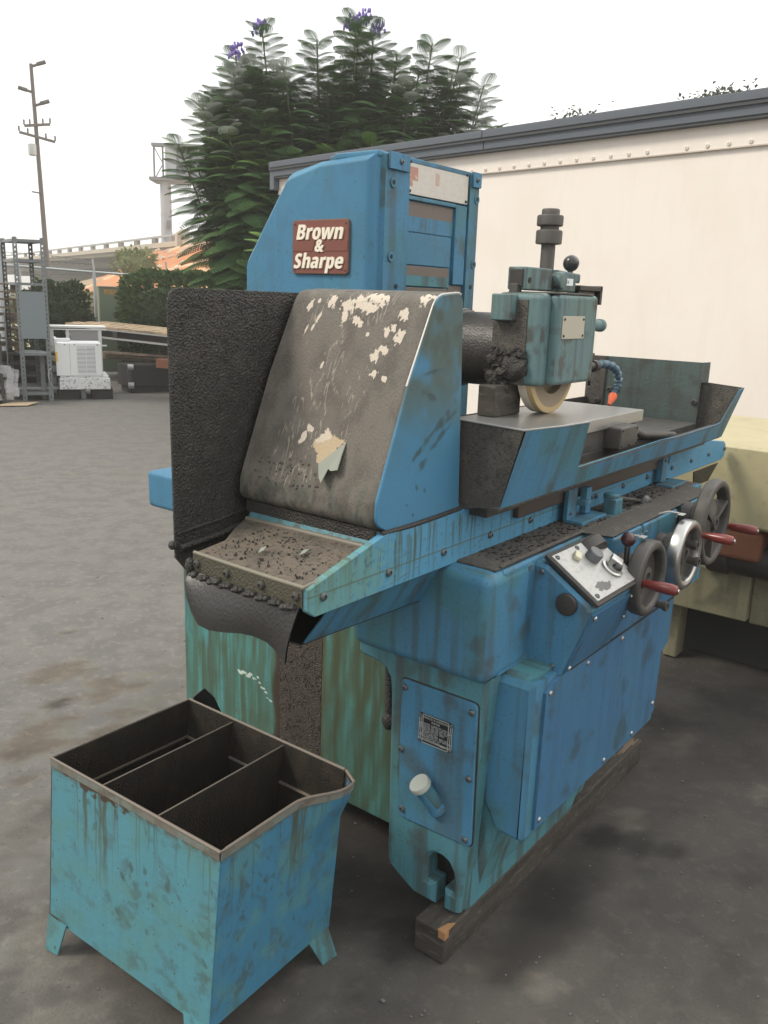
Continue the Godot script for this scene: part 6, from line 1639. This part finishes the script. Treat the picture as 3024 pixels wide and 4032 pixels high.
	# long strip along the table (u along x, v down): drips close to the chute
	p = Paint.new(2048, 128, blue.lerp(C(0.10, 0.30, 0.46), 0.5))
	p.over(fbm(2048, 128, 0.012, 281, 4), 0.5, 0.9, teal, 0.3)
	var ns2 := fbm(2048, 128, 0.05, 282, 4)
	rng.seed = 5
	for i in 120:
		var x := pow(rng.randf(), 2.4) * 0.42
		p.drip(x, rng.randf_range(-0.1, 0.2), rng.randf_range(0.0008, 0.0025), rng.randf_range(0.3, 1.2), C(0.06, 0.075, 0.05), rng.randf_range(0.3, 0.75))
	p.spot(0.03, 0.6, 0.085, 0.9, 0.0, C(0.125, 0.255, 0.215), 0.65, ns2, 0.5, 0.6)
	for i in 20: p.spot(rng.randf(), rng.randf(), 0.004, 0.07, rng.randf(), C(0.05, 0.08, 0.09), 0.4, ns2, 0.9, 0.7)
	p.over(ns2, 0.66, 0.85, grime, 0.25)
	p.bar(0.0, 0.60, 0.62, 0.625, C(0.08, 0.10, 0.06), 0.55)
	mat("strip", p.tex(), 0.55, 0.0, null, 0.1, 1.0, 0.36)
	# chute top: mud with rubbed, pale bends
	p = Paint.new(512, 512, C(0.115, 0.095, 0.072))
	p.over(fbm(512, 512, 0.012, 291, 4), 0.4, 0.8, C(0.075, 0.064, 0.05), 0.8)
	p.over(fbm(512, 512, 0.06, 292, 4), 0.62, 0.8, C(0.03, 0.028, 0.024), 0.75)
	p.over(fbm(512, 512, 0.10, 293, 3), 0.70, 0.86, C(0.19, 0.17, 0.135), 0.35)
	mat("chute", p.tex(), 0.65, 0.0, crust_h, 0.22, 1.8)
	mat("chute_edge", C(0.17, 0.155, 0.12), 0.55, 0.1, fine_h, 0.06, 4.0)
	# control plate, faded name plate
	p = Paint.new(256, 256, C(0.40, 0.40, 0.385))
	p.over(fbm(256, 256, 0.03, 301, 5), 0.5, 0.9, C(0.28, 0.28, 0.27), 0.6)
	p.over(fbm(256, 256, 0.12, 302, 3), 0.70, 0.9, C(0.14, 0.14, 0.13), 0.4)
	p.spot(0.30, 0.84, 0.16, 0.09, 0.05, C(0.085, 0.085, 0.08), 0.9, fbm(256, 256, 0.04, 303, 3), 0.5, 0.15)
	mat("control_plate", p.tex(), 0.4, 0.35)
	p = Paint.new(512, 192, C(0.52, 0.49, 0.44))
	var nf := fbm(512, 192, 0.02, 311, 4)
	p.over(nf, 0.4, 0.8, C(0.46, 0.45, 0.40), 0.6)
	p.bar(0.0, 0.20, 1.0, 0.205, C(0.40, 0.39, 0.35), 0.6); p.bar(0.0, 0.80, 1.0, 0.81, C(0.38, 0.37, 0.34), 0.5); p.bar(0.0, 0.60, 1.0, 0.606, C(0.40, 0.36, 0.33), 0.5)
	p.bar(0.0, 0.22, 0.155, 0.60, C(0.36, 0.16, 0.115), 0.85); p.bar(0.0, 0.61, 0.08, 0.78, C(0.34, 0.15, 0.11), 0.85); p.bar(0.43, 0.25, 0.50, 0.62, C(0.40, 0.22, 0.17), 0.6)
	p.over(nf, 0.52, 0.8, C(0.50, 0.46, 0.40), 0.7)
	mat("faded_plate", p.tex(), 0.5, 0.1)
	# wood
	for k in 3:
		var wb: Color = [C(0.046, 0.039, 0.031), C(0.40, 0.30, 0.19), C(0.20, 0.145, 0.10)][k]
		p = Paint.new(512, 256, wb)
		p.over(fbm(512, 256, 0.05, 321 + k * 5, 4, 16, 1), 0.4, 0.8, wb.darkened(0.45), 0.7)
		p.over(fbm(512, 256, 0.02, 322 + k * 5, 4), 0.5, 0.8, C(0.04, 0.036, 0.03), 0.6 if k == 0 else 0.25)
		p.over(fbm(512, 256, 0.12, 323 + k * 5, 3, 8, 1), 0.6, 0.85, wb.lightened(0.25), 0.4)
		mat(["wood_oily", "wood_pale", "wood_pallet"][k], p.tex(), 0.8, 0.0, rough_h, 0.15, 1.5)
	# yard
	p = Paint.new(1024, 1024, C(0.135, 0.128, 0.118))
	p.over(fbm(1024, 1024, 0.008, 331, 5), 0.4, 0.75, C(0.105, 0.10, 0.093), 0.7)
	p.over(fbm(1024, 1024, 0.03, 332, 4), 0.54, 0.8, C(0.175, 0.166, 0.15), 0.55)
	var grit := fbm(1024, 1024, 0.16, 333, 3)
	p.over(grit, 0.66, 0.85, C(0.080, 0.077, 0.072), 0.4)
	p.over(fbm(1024, 1024, 0.19, 334, 2), 0.74, 0.86, C(0.24, 0.23, 0.21), 0.35)
	var m := mat("asphalt", p.tex(), 0.8, 0.0, height_tex(grit, 1024, 1024), 0.07, 0.55, 0.4)
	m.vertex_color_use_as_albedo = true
	p = Paint.new(512, 512, C(0.74, 0.685, 0.62))
	p.over(fbm(512, 512, 0.006, 341, 4), 0.4, 0.8, C(0.71, 0.645, 0.57), 0.6)
	p.over(fbm(512, 512, 0.05, 342, 3, 1, 8), 0.62, 0.85, C(0.67, 0.61, 0.54), 0.15)
	mat("wall", p.tex(), 0.7, 0.0, null, 0.1, 0.35)
	mat("fascia", C(0.085, 0.10, 0.12), 0.6)
	mat("fascia_dark", C(0.05, 0.055, 0.06), 0.7)
	mat("shelf_grey", C(0.155, 0.17, 0.175), 0.5)
	mat("panel_grey", C(0.17, 0.205, 0.215), 0.5)
	p = Paint.new(256, 256, C(0.66, 0.67, 0.67))
	p.over(fbm(256, 256, 0.03, 351, 4), 0.55, 0.8, C(0.42, 0.43, 0.43), 0.5)
	p.over(fbm(256, 256, 0.07, 352, 4), 0.70, 0.80, C(0.12, 0.10, 0.085), 0.85)
	mat("white_chipped", p.tex(), 0.5, 0.0, null, 0.1, 1.2)
	mat("white_cabinet", C(0.74, 0.75, 0.75), 0.45)
	mat("yellow", C(0.75, 0.46, 0.01), 0.5)
	mat("dark_gap", C(0.02, 0.02, 0.02), 0.9)
	mat("rust", C(0.16, 0.062, 0.032), 0.85, 0.0, rough_h, 0.1, 2.0)
	mat("steel_grey", C(0.33, 0.33, 0.32), 0.6, 0.2)
	mat("concrete", C(0.42, 0.37, 0.29), 0.9)
	mat("concrete_dark", C(0.16, 0.14, 0.12), 0.9)
	mat("galv", C(0.40, 0.42, 0.42), 0.5, 0.3)
	mat("pole_wood", C(0.10, 0.085, 0.078), 0.9)
	mat("billboard", C(0.34, 0.35, 0.37), 0.7)
	mat("billboard_dark", C(0.16, 0.165, 0.18), 0.7)
	mat("cabinet_green", C(0.125, 0.17, 0.11), 0.6)
	p = Paint.new(512, 512, C(0.40, 0.36, 0.215))
	p.over(fbm(512, 512, 0.01, 361, 4), 0.4, 0.8, C(0.34, 0.30, 0.185), 0.6)
	p.over(fbm(512, 512, 0.05, 362, 4), 0.66, 0.82, C(0.22, 0.18, 0.11), 0.3)
	mat("cream_dull", worn_paint(C(.20, .185, .115), C(.15, .14, .09), C(.06, .055, .04), 371, .5, .5, .35, 256, 256).tex(), .55, .0, null, .1, 1.1)
	mat("cream", p.tex(), 0.45, 0.0, null, 0.1, 0.9)
	m = mat("dirt", Color.WHITE, 1.0); m.vertex_color_use_as_albedo = true
	m = mat("leaf", Color.WHITE, 0.75, 0.0, null, 0.1, 1.0, 0.2); m.vertex_color_use_as_albedo = true; m.backlight_enabled = true; m.backlight = Color(0.5, 0.5, 0.5)
	m = mat("petal", C(0.20, 0.13, 0.46), 0.6); m.backlight_enabled = true; m.backlight = Color(0.5, 0.5, 0.5)
	mat("bark", C(0.10, 0.08, 0.065), 0.95)
	mat("stem", C(0.10, 0.12, 0.05), 0.8)
	m = mat("plastic", Color(0.75, 0.75, 0.76, 0.35), 0.35); m.transparency = BaseMaterial3D.TRANSPARENCY_ALPHA
	mat("card", C(0.40, 0.31, 0.20), 0.9)
	mat("char", C(0.016, 0.016, 0.017), 0.7)
